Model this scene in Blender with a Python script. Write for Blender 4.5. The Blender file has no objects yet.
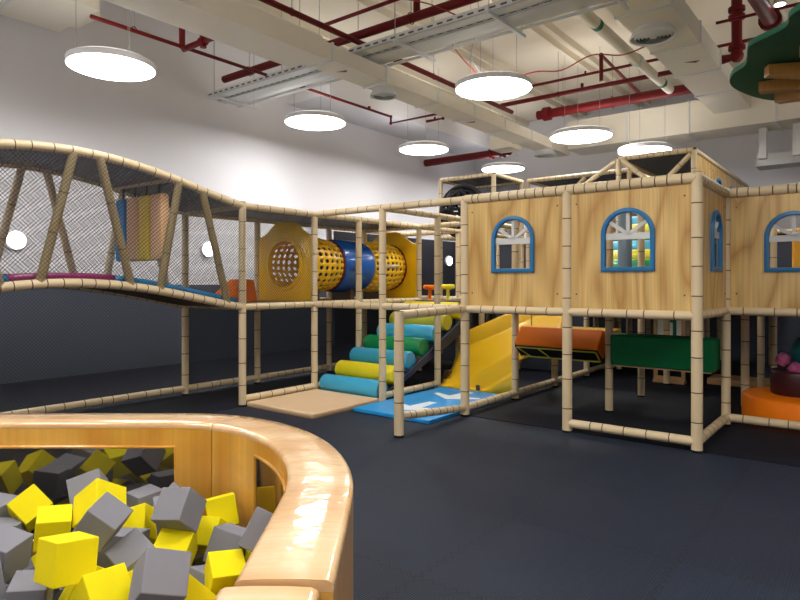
import bpy, bmesh, math, random
from mathutils import Vector, Matrix, Quaternion
R = math.radians
C = bpy.context.scene.collection
SC = bpy.context.scene
random.seed(7)

# ------------------------------------------------------------------ frames
# The room and the play frame share one grid, turned 38 degrees to the camera.
TH = R(-38.0)
U = Vector((math.cos(TH), math.sin(TH), 0)); V = Vector((-math.sin(TH), math.cos(TH), 0))
P0 = Vector((2.62, 5.47, 0))
def W(x, y, z=0.0):
    return P0 + U * x + V * y + Vector((0, 0, z))
def g(a, b, z=0.0):            # a counts bays to the left, b counts bays backwards
    return Vector((-a, b, z))

# ------------------------------------------------------------------ materials
def newmat(name):
    m = bpy.data.materials.new(name); m.use_nodes = True
    nt = m.node_tree; b = nt.nodes['Principled BSDF']
    return m, nt, b
def setp(b, **k):
    for n, v in k.items():
        b.inputs[n].default_value = v
def mat(name, col, rough=0.5, metal=0.0, coat=0.0, spec=0.5, var=0.0, vs=6.0, bump=0.0, bs=60.0, coat_rough=0.08):
    m, nt, b = newmat(name)
    b.inputs['Base Color'].default_value = (*col, 1)
    b.inputs['Roughness'].default_value = rough; b.inputs['Metallic'].default_value = metal
    b.inputs['Coat Weight'].default_value = coat; b.inputs['Coat Roughness'].default_value = coat_rough
    b.inputs['Specular IOR Level'].default_value = spec
    tc = nt.nodes.new('ShaderNodeTexCoord')
    n = nt.nodes.new('ShaderNodeTexNoise'); n.inputs['Scale'].default_value = vs; n.inputs['Detail'].default_value = 4
    nt.links.new(tc.outputs['Object'], n.inputs['Vector'])
    r = nt.nodes.new('ShaderNodeMix'); r.data_type = 'RGBA'
    v = var or 0.04
    r.inputs[6].default_value = (*[c * (1 - v) for c in col], 1); r.inputs[7].default_value = (*[min(1, c * (1 + v)) for c in col], 1)
    nt.links.new(n.outputs['Fac'], r.inputs[0]); nt.links.new(r.outputs[2], b.inputs['Base Color'])
    if bump:
        n2 = nt.nodes.new('ShaderNodeTexNoise'); n2.inputs['Scale'].default_value = bs; n2.inputs['Detail'].default_value = 3
        nt.links.new(tc.outputs['Object'], n2.inputs['Vector'])
        bp = nt.nodes.new('ShaderNodeBump'); bp.inputs['Strength'].default_value = bump; bp.inputs['Distance'].default_value = 0.01
        nt.links.new(n2.outputs['Fac'], bp.inputs['Height']); nt.links.new(bp.outputs['Normal'], b.inputs['Normal'])
    return m
def wood(name, c0, c1, scl=(1.3, 1.3, 0.3), freq=55.0, rough=0.35, coat=0.3, bump=0.0, dark=0.82, coat_rough=0.1, sharp=1.0):
    m, nt, b = newmat(name)
    L = nt.links.new; N = nt.nodes.new
    tc = N('ShaderNodeTexCoord'); mp = N('ShaderNodeMapping'); mp.inputs['Scale'].default_value = scl
    L(tc.outputs['Object'], mp.inputs['Vector'])
    oi = N('ShaderNodeObjectInfo'); va = N('ShaderNodeVectorMath'); va.operation = 'MULTIPLY_ADD'
    L(oi.outputs['Random'], va.inputs[0]); va.inputs[1].default_value = (7, 5, 3); L(mp.outputs[0], va.inputs[2])
    n1 = N('ShaderNodeTexNoise'); n1.inputs['Scale'].default_value = 1.0; n1.inputs['Detail'].default_value = 1.5
    L(va.outputs[0], n1.inputs['Vector'])
    mu = N('ShaderNodeMath'); mu.operation = 'MULTIPLY'; mu.inputs[1].default_value = freq; L(n1.outputs['Fac'], mu.inputs[0])
    si = N('ShaderNodeMath'); si.operation = 'SINE'; L(mu.outputs[0], si.inputs[0])
    mr = N('ShaderNodeMapRange'); mr.inputs[1].default_value = -1; mr.inputs[2].default_value = 1; L(si.outputs[0], mr.inputs[0])
    pw = N('ShaderNodeMath'); pw.operation = 'POWER'; pw.inputs[1].default_value = sharp; L(mr.outputs[0], pw.inputs[0])
    mp2 = N('ShaderNodeMapping'); mp2.inputs['Scale'].default_value = tuple(s * 28 if s > 0.8 else s * 3 for s in scl)
    L(tc.outputs['Object'], mp2.inputs['Vector'])
    n2 = N('ShaderNodeTexNoise'); n2.inputs['Scale'].default_value = 1.0; n2.inputs['Detail'].default_value = 5
    L(mp2.outputs[0], n2.inputs['Vector'])
    mx = N('ShaderNodeMix'); mx.data_type = 'RGBA'; mx.inputs[6].default_value = (*c0, 1); mx.inputs[7].default_value = (*c1, 1)
    L(pw.outputs[0], mx.inputs[0])
    mx2 = N('ShaderNodeMix'); mx2.data_type = 'RGBA'; mx2.blend_type = 'MULTIPLY'; mx2.inputs[0].default_value = 1
    cr = N('ShaderNodeMapRange'); cr.inputs[1].default_value = 0.25; cr.inputs[2].default_value = 0.7; cr.inputs[3].default_value = dark; cr.inputs[4].default_value = 1.05
    L(n2.outputs['Fac'], cr.inputs[0]); L(mx.outputs[2], mx2.inputs[6]); L(cr.outputs[0], mx2.inputs[7])
    L(mx2.outputs[2], b.inputs['Base Color'])
    setp(b, **{'Roughness': rough, 'Coat Weight': coat, 'Coat Roughness': coat_rough})
    if bump:
        n3 = N('ShaderNodeTexNoise'); n3.inputs['Scale'].default_value = 9; n3.inputs['Detail'].default_value = 2
        L(tc.outputs['Object'], n3.inputs['Vector'])
        bp = N('ShaderNodeBump'); bp.inputs['Strength'].default_value = bump; bp.inputs['Distance'].default_value = 0.02
        L(n3.outputs['Fac'], bp.inputs['Height']); L(bp.outputs['Normal'], b.inputs['Normal']); L(bp.outputs['Normal'], b.inputs['Coat Normal'])
    return m
def emit(name, col, s):
    m, nt, b = newmat(name); setp(b, **{'Base Color': (*col, 1), 'Emission Color': (*col, 1), 'Emission Strength': s})
    return m
def netmat(name, col, pitch=0.029, line=0.16):
    m, nt, b = newmat(name); L = nt.links.new; N = nt.nodes.new
    setp(b, **{'Base Color': (*col, 1), 'Roughness': 0.7})
    uv = N('ShaderNodeUVMap'); uv.uv_map = 'UVMap'; sp = N('ShaderNodeSeparateXYZ'); L(uv.outputs[0], sp.inputs[0])
    outs = []
    for op in ('ADD', 'SUBTRACT'):
        a = N('ShaderNodeMath'); a.operation = op; L(sp.outputs[0], a.inputs[0]); L(sp.outputs[1], a.inputs[1])
        d = N('ShaderNodeMath'); d.operation = 'DIVIDE'; d.inputs[1].default_value = pitch * 1.414; L(a.outputs[0], d.inputs[0])
        f = N('ShaderNodeMath'); f.operation = 'FRACT'; L(d.outputs[0], f.inputs[0])
        l = N('ShaderNodeMath'); l.operation = 'LESS_THAN'; l.inputs[1].default_value = line; L(f.outputs[0], l.inputs[0])
        outs.append(l)
    mx = N('ShaderNodeMath'); mx.operation = 'MAXIMUM'; L(outs[0].outputs[0], mx.inputs[0]); L(outs[1].outputs[0], mx.inputs[1])
    L(mx.outputs[0], b.inputs['Alpha'])
    return m

M = {}
M['sleeve'] = mat('sleeve_foam', (0.68, 0.54, 0.335), 0.45, var=0.05, vs=3, coat=0.15)
M['tape'] = mat('joint_tape', (0.10, 0.065, 0.035), 0.6)
M['rope'] = mat('tan_padding', (0.31, 0.235, 0.115), 0.6, var=0.1)
M['ply'] = wood('plywood_panel', (0.50, 0.265, 0.06), (0.76, 0.51, 0.18), scl=(1.7, 1.7, 0.42), coat=0.45, freq=52, sharp=0.45, coat_rough=0.2, dark=0.70)
M['vinyl'] = wood('woodprint_vinyl', (0.68, 0.32, 0.04), (0.86, 0.49, 0.10), scl=(1.4, 1.4, 0.25), freq=30, rough=0.3, coat=0.7, bump=0.25, dark=0.88)
M['litrimvinyl'] = wood('lit_woodprint_vinyl', (0.76, 0.46, 0.215), (0.88, 0.61, 0.34), scl=(0.35, 2.2, 1.0), freq=24, rough=0.25, coat=0.9, bump=0.22, dark=0.9, coat_rough=0.06)  # same print as the wall pads, lightened to paint in light on the top
M['seam'] = mat('stitched_seam', (0.42, 0.22, 0.06), 0.6)
M['blue_frame'] = mat('blue_plastic', (0.008, 0.15, 0.36), 0.35)
M['muntin'] = mat('grey_white_board', (0.62, 0.62, 0.60), 0.5)
M['deck'] = mat('deck_board', (0.10, 0.065, 0.045), 0.7)
M['decktop'] = mat('deck_pad', (0.32, 0.20, 0.12), 0.6)
M['yellow'] = mat('yellow_moulded_plastic', (0.86, 0.52, 0.012), 0.38, coat=0.2, var=0.05, vs=2)
M['cageyellow'] = mat('amber_plastic', (1.0, 0.58, 0.008), 0.35, coat=0.3)
M['blueplastic'] = mat('blue_barrel_plastic', (0.01, 0.12, 0.50), 0.25, coat=0.4)
M['orange'] = mat('orange_vinyl', (1.0, 0.22, 0.002), 0.55, spec=0.25, bump=0.1, bs=12)
M['green'] = mat('green_vinyl', (0.0, 0.15, 0.045), 0.55, spec=0.2)
M['rgreen'] = mat('green_roller_vinyl', (0.0, 0.28, 0.08), 0.4, coat=0.2)
M['rblue'] = mat('sky_blue_vinyl', (0.05, 0.42, 0.68), 0.4, coat=0.2)
M['ryellow'] = mat('yellow_roller_vinyl', (0.85, 0.72, 0.015), 0.4, coat=0.2)
M['rolive'] = mat('olive_yellow_vinyl', (0.55, 0.52, 0.04), 0.4, coat=0.2)
M['navy'] = mat('navy_vinyl', (0.004, 0.018, 0.06), 0.45)
M['mat_blue'] = mat('bright_blue_mat', (0.015, 0.34, 0.82), 0.4, coat=0.2)
M['white'] = mat('white_print', (0.80, 0.86, 0.90), 0.5)
M['beige_mat'] = mat('beige_mat', (0.78, 0.55, 0.33), 0.55)
M['beige_edge'] = mat('tan_mat_edge', (0.55, 0.34, 0.16), 0.55)
M['magenta'] = mat('magenta_pad', (0.30, 0.01, 0.14), 0.4, coat=0.3)
M['brightblue'] = mat('blue_pad', (0.01, 0.20, 0.45), 0.4, coat=0.2)
M['hangblue'] = mat('blue_hanging_pad', (0.0, 0.24, 0.62), 0.45)
M['hangbeige'] = mat('beige_hanging_pad', (0.90, 0.55, 0.30), 0.5)
M['hangyellow'] = mat('yellow_hanging_pad', (0.85, 0.62, 0.06), 0.5)
M['black'] = mat('black_strap', (0.008, 0.008, 0.010), 0.7, spec=0.2)
M['foamy'] = mat('yellow_foam', (0.86, 0.73, 0.006), 0.85, spec=0.2, var=0.03, bump=0.12, bs=220)
M['foamg'] = mat('grey_foam', (0.235, 0.235, 0.27), 0.85, spec=0.25, var=0.04, bump=0.12, bs=220)
M['darkpit'] = mat('dark_pit_base', (0.02, 0.02, 0.025), 0.8)
M['red'] = mat('red_pipe_paint', (0.15, 0.005, 0.007), 0.5, spec=0.3)
M['redwire'] = mat('red_cable', (0.40, 0.03, 0.02), 0.5)
M['ceil'] = mat('ceiling_paint', (0.86, 0.79, 0.66), 0.9, spec=0.2, var=0.03, vs=0.6)
M['duct'] = mat('duct_cream', (0.90, 0.85, 0.73), 0.6, spec=0.3, var=0.02)
M['ductgrey'] = mat('white_metal', (0.78, 0.80, 0.80), 0.5, spec=0.3)
M['grille'] = mat('grille_slot', (0.10, 0.11, 0.11), 0.6)
M['steel'] = mat('steel_wire', (0.45, 0.45, 0.46), 0.4, metal=0.6)
M['lamp'] = emit('lamp_diffuser', (1.0, 0.97, 0.94), 15.0)
M['lampup'] = emit('lamp_uplight', (1.0, 0.96, 0.90), 2.4)
M['walllamp'] = emit('wall_lamp_glow', (0.95, 0.97, 1.0), 8.0)
M['lamprim'] = mat('lamp_rim', (0.85, 0.86, 0.88), 0.4)
M['canopy'] = mat('green_felt_board', (0.0, 0.09, 0.042), 0.7)
M['branch'] = wood('branch_board', (0.42, 0.20, 0.04), (0.56, 0.29, 0.07), freq=30, coat=0.1)
M['maroon'] = mat('maroon_vinyl', (0.05, 0.008, 0.012), 0.4)
M['pink'] = mat('pink_vinyl', (0.45, 0.08, 0.22), 0.4)
M['teal'] = mat('teal_vinyl', (0.01, 0.14, 0.16), 0.4)
M['greyblue'] = mat('grey_blue_pole', (0.22, 0.32, 0.42), 0.4)
M['amberbox'] = mat('amber_box', (0.90, 0.42, 0.02), 0.5)
M['pic'] = mat('pale_activity_board', (0.85, 0.90, 0.88), 0.5)
M['net'] = netmat('black_net', (0.035, 0.032, 0.034), line=0.15)
M['roofnet'] = netmat('dark_roof_net', (0.028, 0.034, 0.052), 0.02, 0.8)
M['denset'] = netmat('dense_black_net', (0.035, 0.042, 0.065), 0.02, 0.55)
M['greenband'] = mat('green_band', (0.0, 0.16, 0.08), 0.5)

def pane_mat():
    m, nt, b = newmat('tinted_clear_vinyl')
    setp(b, **{'Base Color': (0.015, 0.015, 0.018, 1), 'Roughness': 0.04, 'Specular IOR Level': 1.0, 'IOR': 1.9, 'Coat Weight': 1.0, 'Coat Roughness': 0.02})
    return m
M['pane'] = pane_mat()

def floor_mat():
    m, nt, b = newmat('puzzle_foam_tiles'); L = nt.links.new; N = nt.nodes.new
    tc = N('ShaderNodeTexCoord'); sp = N('ShaderNodeSeparateXYZ'); L(tc.outputs['Object'], sp.inputs[0])
    def ma(op, a, bb=None, c=None):
        n = N('ShaderNodeMath'); n.operation = op
        for i, v in enumerate((a, bb, c)):
            if v is None: continue
            if isinstance(v, (int, float)): n.inputs[i].default_value = v
            else: L(v, n.inputs[i])
        return n.outputs[0]
    def seam(p, q, off):
        zig = ma('MULTIPLY', ma('SUBTRACT', ma('PINGPONG', q, 0.035), 0.0175), 1.1)
        t = ma('ADD', ma('ADD', p, off), zig)
        f = ma('ABSOLUTE', ma('SUBTRACT', ma('FRACT', ma('ADD', t, 0.5)), 0.5))
        return ma('LESS_THAN', f, 0.0038), ma('FLOOR', t)
    s1, i1 = seam(sp.outputs[0], sp.outputs[1], 0.57)
    s2, i2 = seam(sp.outputs[1], sp.outputs[0], 1.38)
    s = ma('MAXIMUM', s1, s2)
    cb = N('ShaderNodeCombineXYZ'); L(i1, cb.inputs[0]); L(i2, cb.inputs[1])
    wn = N('ShaderNodeTexWhiteNoise'); L(cb.outputs[0], wn.inputs['Vector'])
    no = N('ShaderNodeTexNoise'); no.inputs['Scale'].default_value = 1.1; no.inputs['Detail'].default_value = 5; L(tc.outputs['Object'], no.inputs['Vector'])
    mixf = ma('MULTIPLY_ADD', wn.outputs['Value'], 0.45, ma('MULTIPLY', no.outputs['Fac'], 0.6))
    mx = N('ShaderNodeMix'); mx.data_type = 'RGBA'; mx.inputs[6].default_value = (0.011, 0.015, 0.032, 1); mx.inputs[7].default_value = (0.017, 0.028, 0.050, 1)
    L(mixf, mx.inputs[0])
    mz = N('ShaderNodeMix'); mz.data_type = 'RGBA'; mz.inputs[7].default_value = (0.003, 0.003, 0.006, 1); L(s, mz.inputs[0]); L(mx.outputs[2], mz.inputs[6])
    L(mz.outputs[2], b.inputs['Base Color'])
    # woven embossing
    wx = ma('SINE', ma('MULTIPLY', ma('ADD', sp.outputs[0], sp.outputs[1]), 230.0)); wy = ma('SINE', ma('MULTIPLY', ma('SUBTRACT', sp.outputs[0], sp.outputs[1]), 230.0))
    h = ma('MULTIPLY', wx, wy)
    bp = N('ShaderNodeBump'); bp.inputs['Strength'].default_value = 0.55; bp.inputs['Distance'].default_value = 0.004
    L(h, bp.inputs['Height']); L(bp.outputs['Normal'], b.inputs['Normal'])
    setp(b, **{'Roughness': 0.55, 'Specular IOR Level': 0.28})
    return m
M['floor'] = floor_mat()
M['wallwhite'] = mat('white_wall_paint', (0.84, 0.84, 0.885), 0.8, spec=0.25, var=0.015, vs=0.5)
M['wallblack'] = mat('black_lower_wall', (0.018, 0.02, 0.028), 0.5)
M['floor_shade'] = mat('painted_floor_shade', (0.009, 0.011, 0.018), 0.65, spec=0.15)  # near-black colour that paints in the shade on the floor
M['walldark'] = mat('dark_slate_wall', (0.075, 0.088, 0.12), 0.5, var=0.08, vs=1.0)

# ------------------------------------------------------------------ mesh builder
class B:
    def __init__(s): s.v = []; s.f = []; s.m = []; s.uv = []
    def add(s, vs, fs, mi=0, uvs=None):
        o = len(s.v); s.v += [Vector(p) for p in vs]
        for i, f in enumerate(fs):
            s.f.append([o + j for j in f]); s.m.append(mi[i] if isinstance(mi, list) else mi)
            s.uv.append([uvs[j] for j in f] if uvs else [(0, 0)] * len(f))
        return s
    def box(s, x0, x1, y0, y1, z0, z1, mi=0, T=None):
        vs = [Vector((x, y, z)) for x in (x0, x1) for y in (y0, y1) for z in (z0, z1)]
        if T: vs = [T @ p for p in vs]
        return s.add(vs, [(0, 1, 3, 2), (4, 6, 7, 5), (0, 4, 5, 1), (2, 3, 7, 6), (0, 2, 6, 4), (1, 5, 7, 3)], mi)
    def rings(s, rings, mi=0, cap=True):
        n = len(rings[0]); vs = [p for r in rings for p in r]; fs = []; ms = []
        for k in range(len(rings) - 1):
            for i in range(n):
                j = (i + 1) % n
                fs.append((k * n + i, k * n + j, (k + 1) * n + j, (k + 1) * n + i)); ms.append(mi[k] if isinstance(mi, list) else mi)
        if cap:
            fs.append(tuple(reversed(range(n)))); fs.append(tuple((len(rings) - 1) * n + i for i in range(n)))
            m0 = mi[0] if isinstance(mi, list) else mi; ms += [m0, m0]
        return s.add(vs, fs, ms)
    def path(s, pts, stations, n=12, mi=0, cap=True):
        """stations: list of (arc length, radius) along the polyline pts"""
        pts = [Vector(p) for p in pts]; L = [0.0]
        for p, q in zip(pts, pts[1:]): L.append(L[-1] + (q - p).length)
        rr = []; ref = None
        for t, r in stations:
            k = 0
            while k < len(L) - 2 and L[k + 1] < t: k += 1
            d = pts[k + 1] - pts[k]; f = (t - L[k]) / max(1e-9, L[k + 1] - L[k]); p = pts[k] + d * f; d = d.normalized()
            # smooth tangent near corners
            if f > 0.75 and k < len(pts) - 2: d = (d + (pts[k + 2] - pts[k + 1]).normalized() * (f - 0.5)).normalized()
            if f < 0.25 and k > 0: d = (d + (pts[k] - pts[k - 1]).normalized() * (0.5 - f)).normalized()
            if ref is None: ref = Vector((0, 0, 1)) if abs(d.z) < 0.9 else Vector((1, 0, 0))
            e1 = (ref - d * ref.dot(d)).normalized(); e2 = d.cross(e1); ref = e1
            rr.append([p + (e1 * math.cos(2 * math.pi * i / n) + e2 * math.sin(2 * math.pi * i / n)) * r for i in range(n)])
        return s.rings(rr, mi, cap)
    def tube(s, pts, r, n=10, mi=0):
        pts = [Vector(p) for p in pts]; st = [0.0]
        for p, q in zip(pts, pts[1:]): st.append(st[-1] + (q - p).length)
        return s.path(pts, [(t, r) for t in st], n, mi)
    def sleeve(s, pts, r=0.042, seg=0.16, n=12, jit=0.25):
        pts = [Vector(p) for p in pts]; T = sum((q - p).length for p, q in zip(pts, pts[1:]))
        k = max(1, round(T / seg)); cuts = [0.0] + [T * (i + random.uniform(-jit, jit) * 0.5) / k for i in range(1, k)] + [T]
        st = []; mi = []
        for a, b in zip(cuts, cuts[1:]):
            st += [(a, r * 0.90), (a + 0.005, r), (b - 0.005, r), (b, r * 0.90)]; mi += [1, 0, 1, 1]
        return s.path(pts, st, n, mi[:-1])
    def lathe(s, prof, c=(0, 0, 0), T=None, n=32, mi=0, cap=True):
        rr = []
        for r, z in prof:
            ring = [Vector((r * math.cos(2 * math.pi * i / n), r * math.sin(2 * math.pi * i / n), z)) for i in range(n)]
            rr.append([(T @ p if T else p) + Vector(c) for p in ring])
        return s.rings(rr, mi, cap)
    def sheet(s, fn, nu, nv, mi=0):
        vs = []; uv = []
        for i in range(nu + 1):
            for j in range(nv + 1):
                p = Vector(fn(i / nu, j / nv)); vs.append(p)
        # metric uv
        for i in range(nu + 1):
            for j in range(nv + 1):
                a = sum((vs[k * (nv + 1)] - vs[(k - 1) * (nv + 1)]).length for k in range(1, i + 1))
                b = sum((vs[i * (nv + 1) + k] - vs[i * (nv + 1) + k - 1]).length for k in range(1, j + 1))
                uv.append((a, b))
        fs = [(i * (nv + 1) + j, (i + 1) * (nv + 1) + j, (i + 1) * (nv + 1) + j + 1, i * (nv + 1) + j + 1) for i in range(nu) for j in range(nv)]
        return s.add(vs, fs, mi, uv)
    def plate(s, outline, holes, T, th, mi=0, bevel=0.0):
        """flat board with holes, drawn in xy, thickness th centred on z, then placed by T"""
        cu = bpy.data.curves.new('tmp', 'CURVE'); cu.dimensions = '2D'; cu.fill_mode = 'BOTH'; cu.extrude = th / 2 - bevel; cu.bevel_depth = bevel; cu.bevel_resolution = 1
        cu.offset = -bevel
        for pl in [outline] + list(holes):
            sp = cu.splines.new('POLY'); sp.points.add(len(pl) - 1)
            for p, q in zip(sp.points, pl): p.co = (q[0], q[1], 0, 1)
            sp.use_cyclic_u = True
        ob = bpy.data.objects.new('tmp', cu); C.objects.link(ob)
        dg = bpy.context.evaluated_depsgraph_get(); me = bpy.data.meshes.new_from_object(ob.evaluated_get(dg))
        s.add([T @ v.co for v in me.vertices], [tuple(p.vertices) for p in me.polygons], mi)
        bpy.data.objects.remove(ob); bpy.data.curves.remove(cu); bpy.data.meshes.remove(me)
        return s
    def build(s, name, mats, parent=None, at=(0, 0, 0), frame='G', smooth=35, bevel=0, seg=2, solid=0, sub=0):
        """verts are absolute in the frame (G grid or W world); the object origin goes to `at` (ignored when parented: the parent's)"""
        if parent is not None: org = Vector(parent['_o'])
        else: org = Vector(at)
        me = bpy.data.meshes.new(name); me.from_pydata([tuple(v - org) for v in s.v], [], s.f)
        if not isinstance(mats, (list, tuple)): mats = [mats]
        for m in mats: me.materials.append(M[m] if isinstance(m, str) else m)
        me.polygons.foreach_set('material_index', s.m)
        if any(any(u != (0, 0) for u in f) for f in s.uv):
            l = me.uv_layers.new(name='UVMap'); k = 0
            for f in s.uv:
                for u in f: l.data[k].uv = u; k += 1
        bm = bmesh.new(); bm.from_mesh(me); bmesh.ops.remove_doubles(bm, verts=bm.verts, dist=1e-5)
        bmesh.ops.recalc_face_normals(bm, faces=bm.faces); bm.to_mesh(me); bm.free()
        if smooth:
            me.polygons.foreach_set('use_smooth', [True] * len(me.polygons)); me.set_sharp_from_angle(angle=R(smooth))
        o = bpy.data.objects.new(name, me); C.objects.link(o)
        if parent is not None: o.parent = parent; o['_o'] = tuple(org)
        else:
            o['_o'] = tuple(org)
            if frame == 'G': o.location = W(*org); o.rotation_euler = (0, 0, TH)
            else: o.location = org
        if solid: md = o.modifiers.new('solid', 'SOLIDIFY'); md.thickness = solid; md.offset = 0
        if bevel: md = o.modifiers.new('bevel', 'BEVEL'); md.width = bevel; md.segments = seg; md.limit_method = 'ANGLE'; md.angle_limit = R(40)
        if sub: md = o.modifiers.new('sub', 'SUBSURF'); md.levels = sub; md.render_levels = sub
        return o
def thing(name, label, cat, at=(0, 0, 0), frame='G', group=None):
    o = bpy.data.objects.new(name, None); C.objects.link(o); o.empty_display_size = 0.1
    o['_o'] = tuple(at)
    if frame == 'G': o.location = W(*at); o.rotation_euler = (0, 0, TH)
    else: o.location = Vector(at)
    return tag(o, label, cat, group)
def tag(o, label, cat, group=None):
    o['label'] = label; o['category'] = cat
    if group: o['group'] = group
    return o
def struct(o): o['kind'] = 'structure'; return o
def TM(o, ex, ey, ez):
    """matrix with origin o and axes ex ey ez"""
    m = Matrix.Identity(4)
    for i, e in enumerate((ex, ey, ez)):
        for k in range(3): m[k][i] = Vector(e)[k]
    for k in range(3): m[k][3] = Vector(o)[k]
    return m
def copy_thing(o):
    c = o.copy(); C.objects.link(c)
    for ch in list(o.children):
        d = ch.copy(); C.objects.link(d); d.parent = c
        for gch in list(ch.children):
            e = gch.copy(); C.objects.link(e); e.parent = d
    return c

# ================================================================== THE ROOM
X0, X1, Y0, Y1, HC = -8.9, 9.0, -9.0, 11.0, 6.28
b = B().box(X0, X1, Y0, Y1, -0.1, 0.0); struct(b.build('floor', 'floor', smooth=0))
b = B().box(X0, X1, Y0, Y1, HC, HC + 0.1)
struct(b.build('ceiling', 'ceil', smooth=0, at=(0, 0, HC)))
struct(B().box(X0 - 0.2, X0, Y0, Y1, 0, HC).build('wall_left', 'wallwhite', smooth=0, at=(X0, 0, 0)))
struct(B().box(X0, X1, Y1, Y1 + 0.2, 0, HC).build('wall_back', 'wallwhite', smooth=0, at=(0, Y1, 0)))
struct(B().box(X1, X1 + 0.2, Y0, Y1, 0, HC).build('wall_right', 'wallwhite', smooth=0, at=(X1, 0, 0)))
struct(B().box(X0, X1, Y0 - 0.2, Y0, 0, HC).build('wall_front', 'wallwhite', smooth=0, at=(0, Y0, 0)))
# dark lower band of the two far walls
struct(B().box(X0, X0 + 0.03, Y0, 4.6, 0, 1.45).build('trim_1', 'walldark', smooth=0, at=(X0, 0, 0)))
struct(B().box(X0, X0 + 0.03, 4.6, Y1, 0, 2.7).build('trim_2', 'wallblack', smooth=0, at=(X0, 6, 0)))
struct(B().box(X0 + .03, X1, Y1 - 0.03, Y1, 0, 2.7).build('trim_3', 'wallblack', smooth=0, at=(0, Y1, 0)))
struct(B().box(-6.1, 2.6, 0.02, 7.6, 0, .006).build('trim_4', 'floor_shade', smooth=0))  # this and the next two sheets paint floor shade around the frame
struct(B().box(X0, -4.78, -7.0, 0.02, 0, .006).build('trim_5', 'floor_shade', smooth=0, at=(-7, -3, 0)))
struct(B().box(X0, -6.1, 0.02, Y1, 0, .006).build('trim_6', 'floor_shade', smooth=0, at=(-7, 3, 0)))
# ceiling joists in pairs, running back
k = 0
for x in [-7.2 + 1.75 * i for i in range(9)]:
    for dx in (-0.13, 0.13):
        k += 1
        struct(B().box(x + dx - 0.03, x + dx + 0.03, Y0, Y1, HC - 0.14, HC).build('trim_%d' % (k + 10), 'ceil', smooth=0, at=(x, 0, HC)))

# ------------------------------------------------------------------ lamps
LZ = 4.5
def make_lamp(at, label, r=0.57, LZ=4.5):
    t = thing('pendant_light', label, 'ceiling light', at=(at[0], at[1], LZ), group='round pendant lights')
    c = Vector((at[0], at[1], LZ))
    B().lathe([(r, 0.0), (r, 0.075), (r - 0.02, 0.085)], c, n=48).build('lamp_rim', 'lamprim', t)
    B().lathe([(r - 0.012, -0.006), (r - 0.012, 0.0)], c, n=48).build('diffuser', 'lamp', t)
    B().lathe([(r - 0.03, 0.086), (r - 0.03, 0.09)], c, n=48).build('uplight_ring', 'lampup', t)
    for i in range(3):
        q = c + Vector((0.4 * math.cos(i * 2.1), 0.4 * math.sin(i * 2.1), 0.09))
        B().tube([q, (q.x, q.y, HC)], 0.004, 6).build('suspension_wire', 'steel', t)
    return t
lamps = [(-6.38, -2.0, 'large white round pendant light at the far left, over the arched bridge', .52, 4.2),
         (-7.16, 2.31, 'white round pendant light second from the left, beside the end of the cable trays', .57),
         (-6.95, 5.52, 'white round pendant light third from the left, in front of a thick red pipe elbow', .56),
         (-3.49, 2.57, 'big white round pendant light at the centre, just below the cable trays', .59),
         (-3.65, 6.49, 'white round pendant light below the thick red pipe, above the two house windows', .62),
         (-6.70, 8.77, 'small white round pendant light far back, just above the rear tower rails', .56),
         (-2.6, 7.28, 'white round pendant light far back right, next to the braced rear tower', .52, 4.2)]
for x, y, l, *r in lamps: make_lamp((x, y), l, *r)
for x, y in [(-3.5, -2.7), (0.4, -3.4), (-3.4, -6.2), (0.4, -6.9), (4.4, -2.8), (4.4, 2.2), (4.4, -6.2), (0.6, 5.6),(-7.2,-5.4)]:
    make_lamp((x, y), 'white round pendant light above the part of the hall outside the photograph')
for i, (y, l) in enumerate([(-2.18, 'round glowing wall lamp seen through the net between slanted bridge posts'), (1.14, 'round glowing wall lamp seen through the net right of the hanging pads'),
                            (4.4, 'round glowing wall lamp behind the crawl tunnel'), (9.4, 'round glowing wall lamp on the dark wall left of the wood panels')]):
    t = thing('wall_lamp', l, 'wall lamp', at=(X0 + 0.03, y, 2.12))
    T = Matrix.Rotation(R(90), 4, 'Y')
    xo = X0 + (0.03 if y > 4.6 else 0.0)
    B().lathe([(0.15, 0.0), (0.15, 0.05), (0.135, 0.06)], (xo, y, 2.12), T, n=32).build('lamp_rim', 'lamprim', t)
    B().lathe([(0.135, 0.055), (0.12, 0.08), (0.07, 0.095)], (xo, y, 2.12), T, n=32).build('diffuser', 'walllamp', t)

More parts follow.
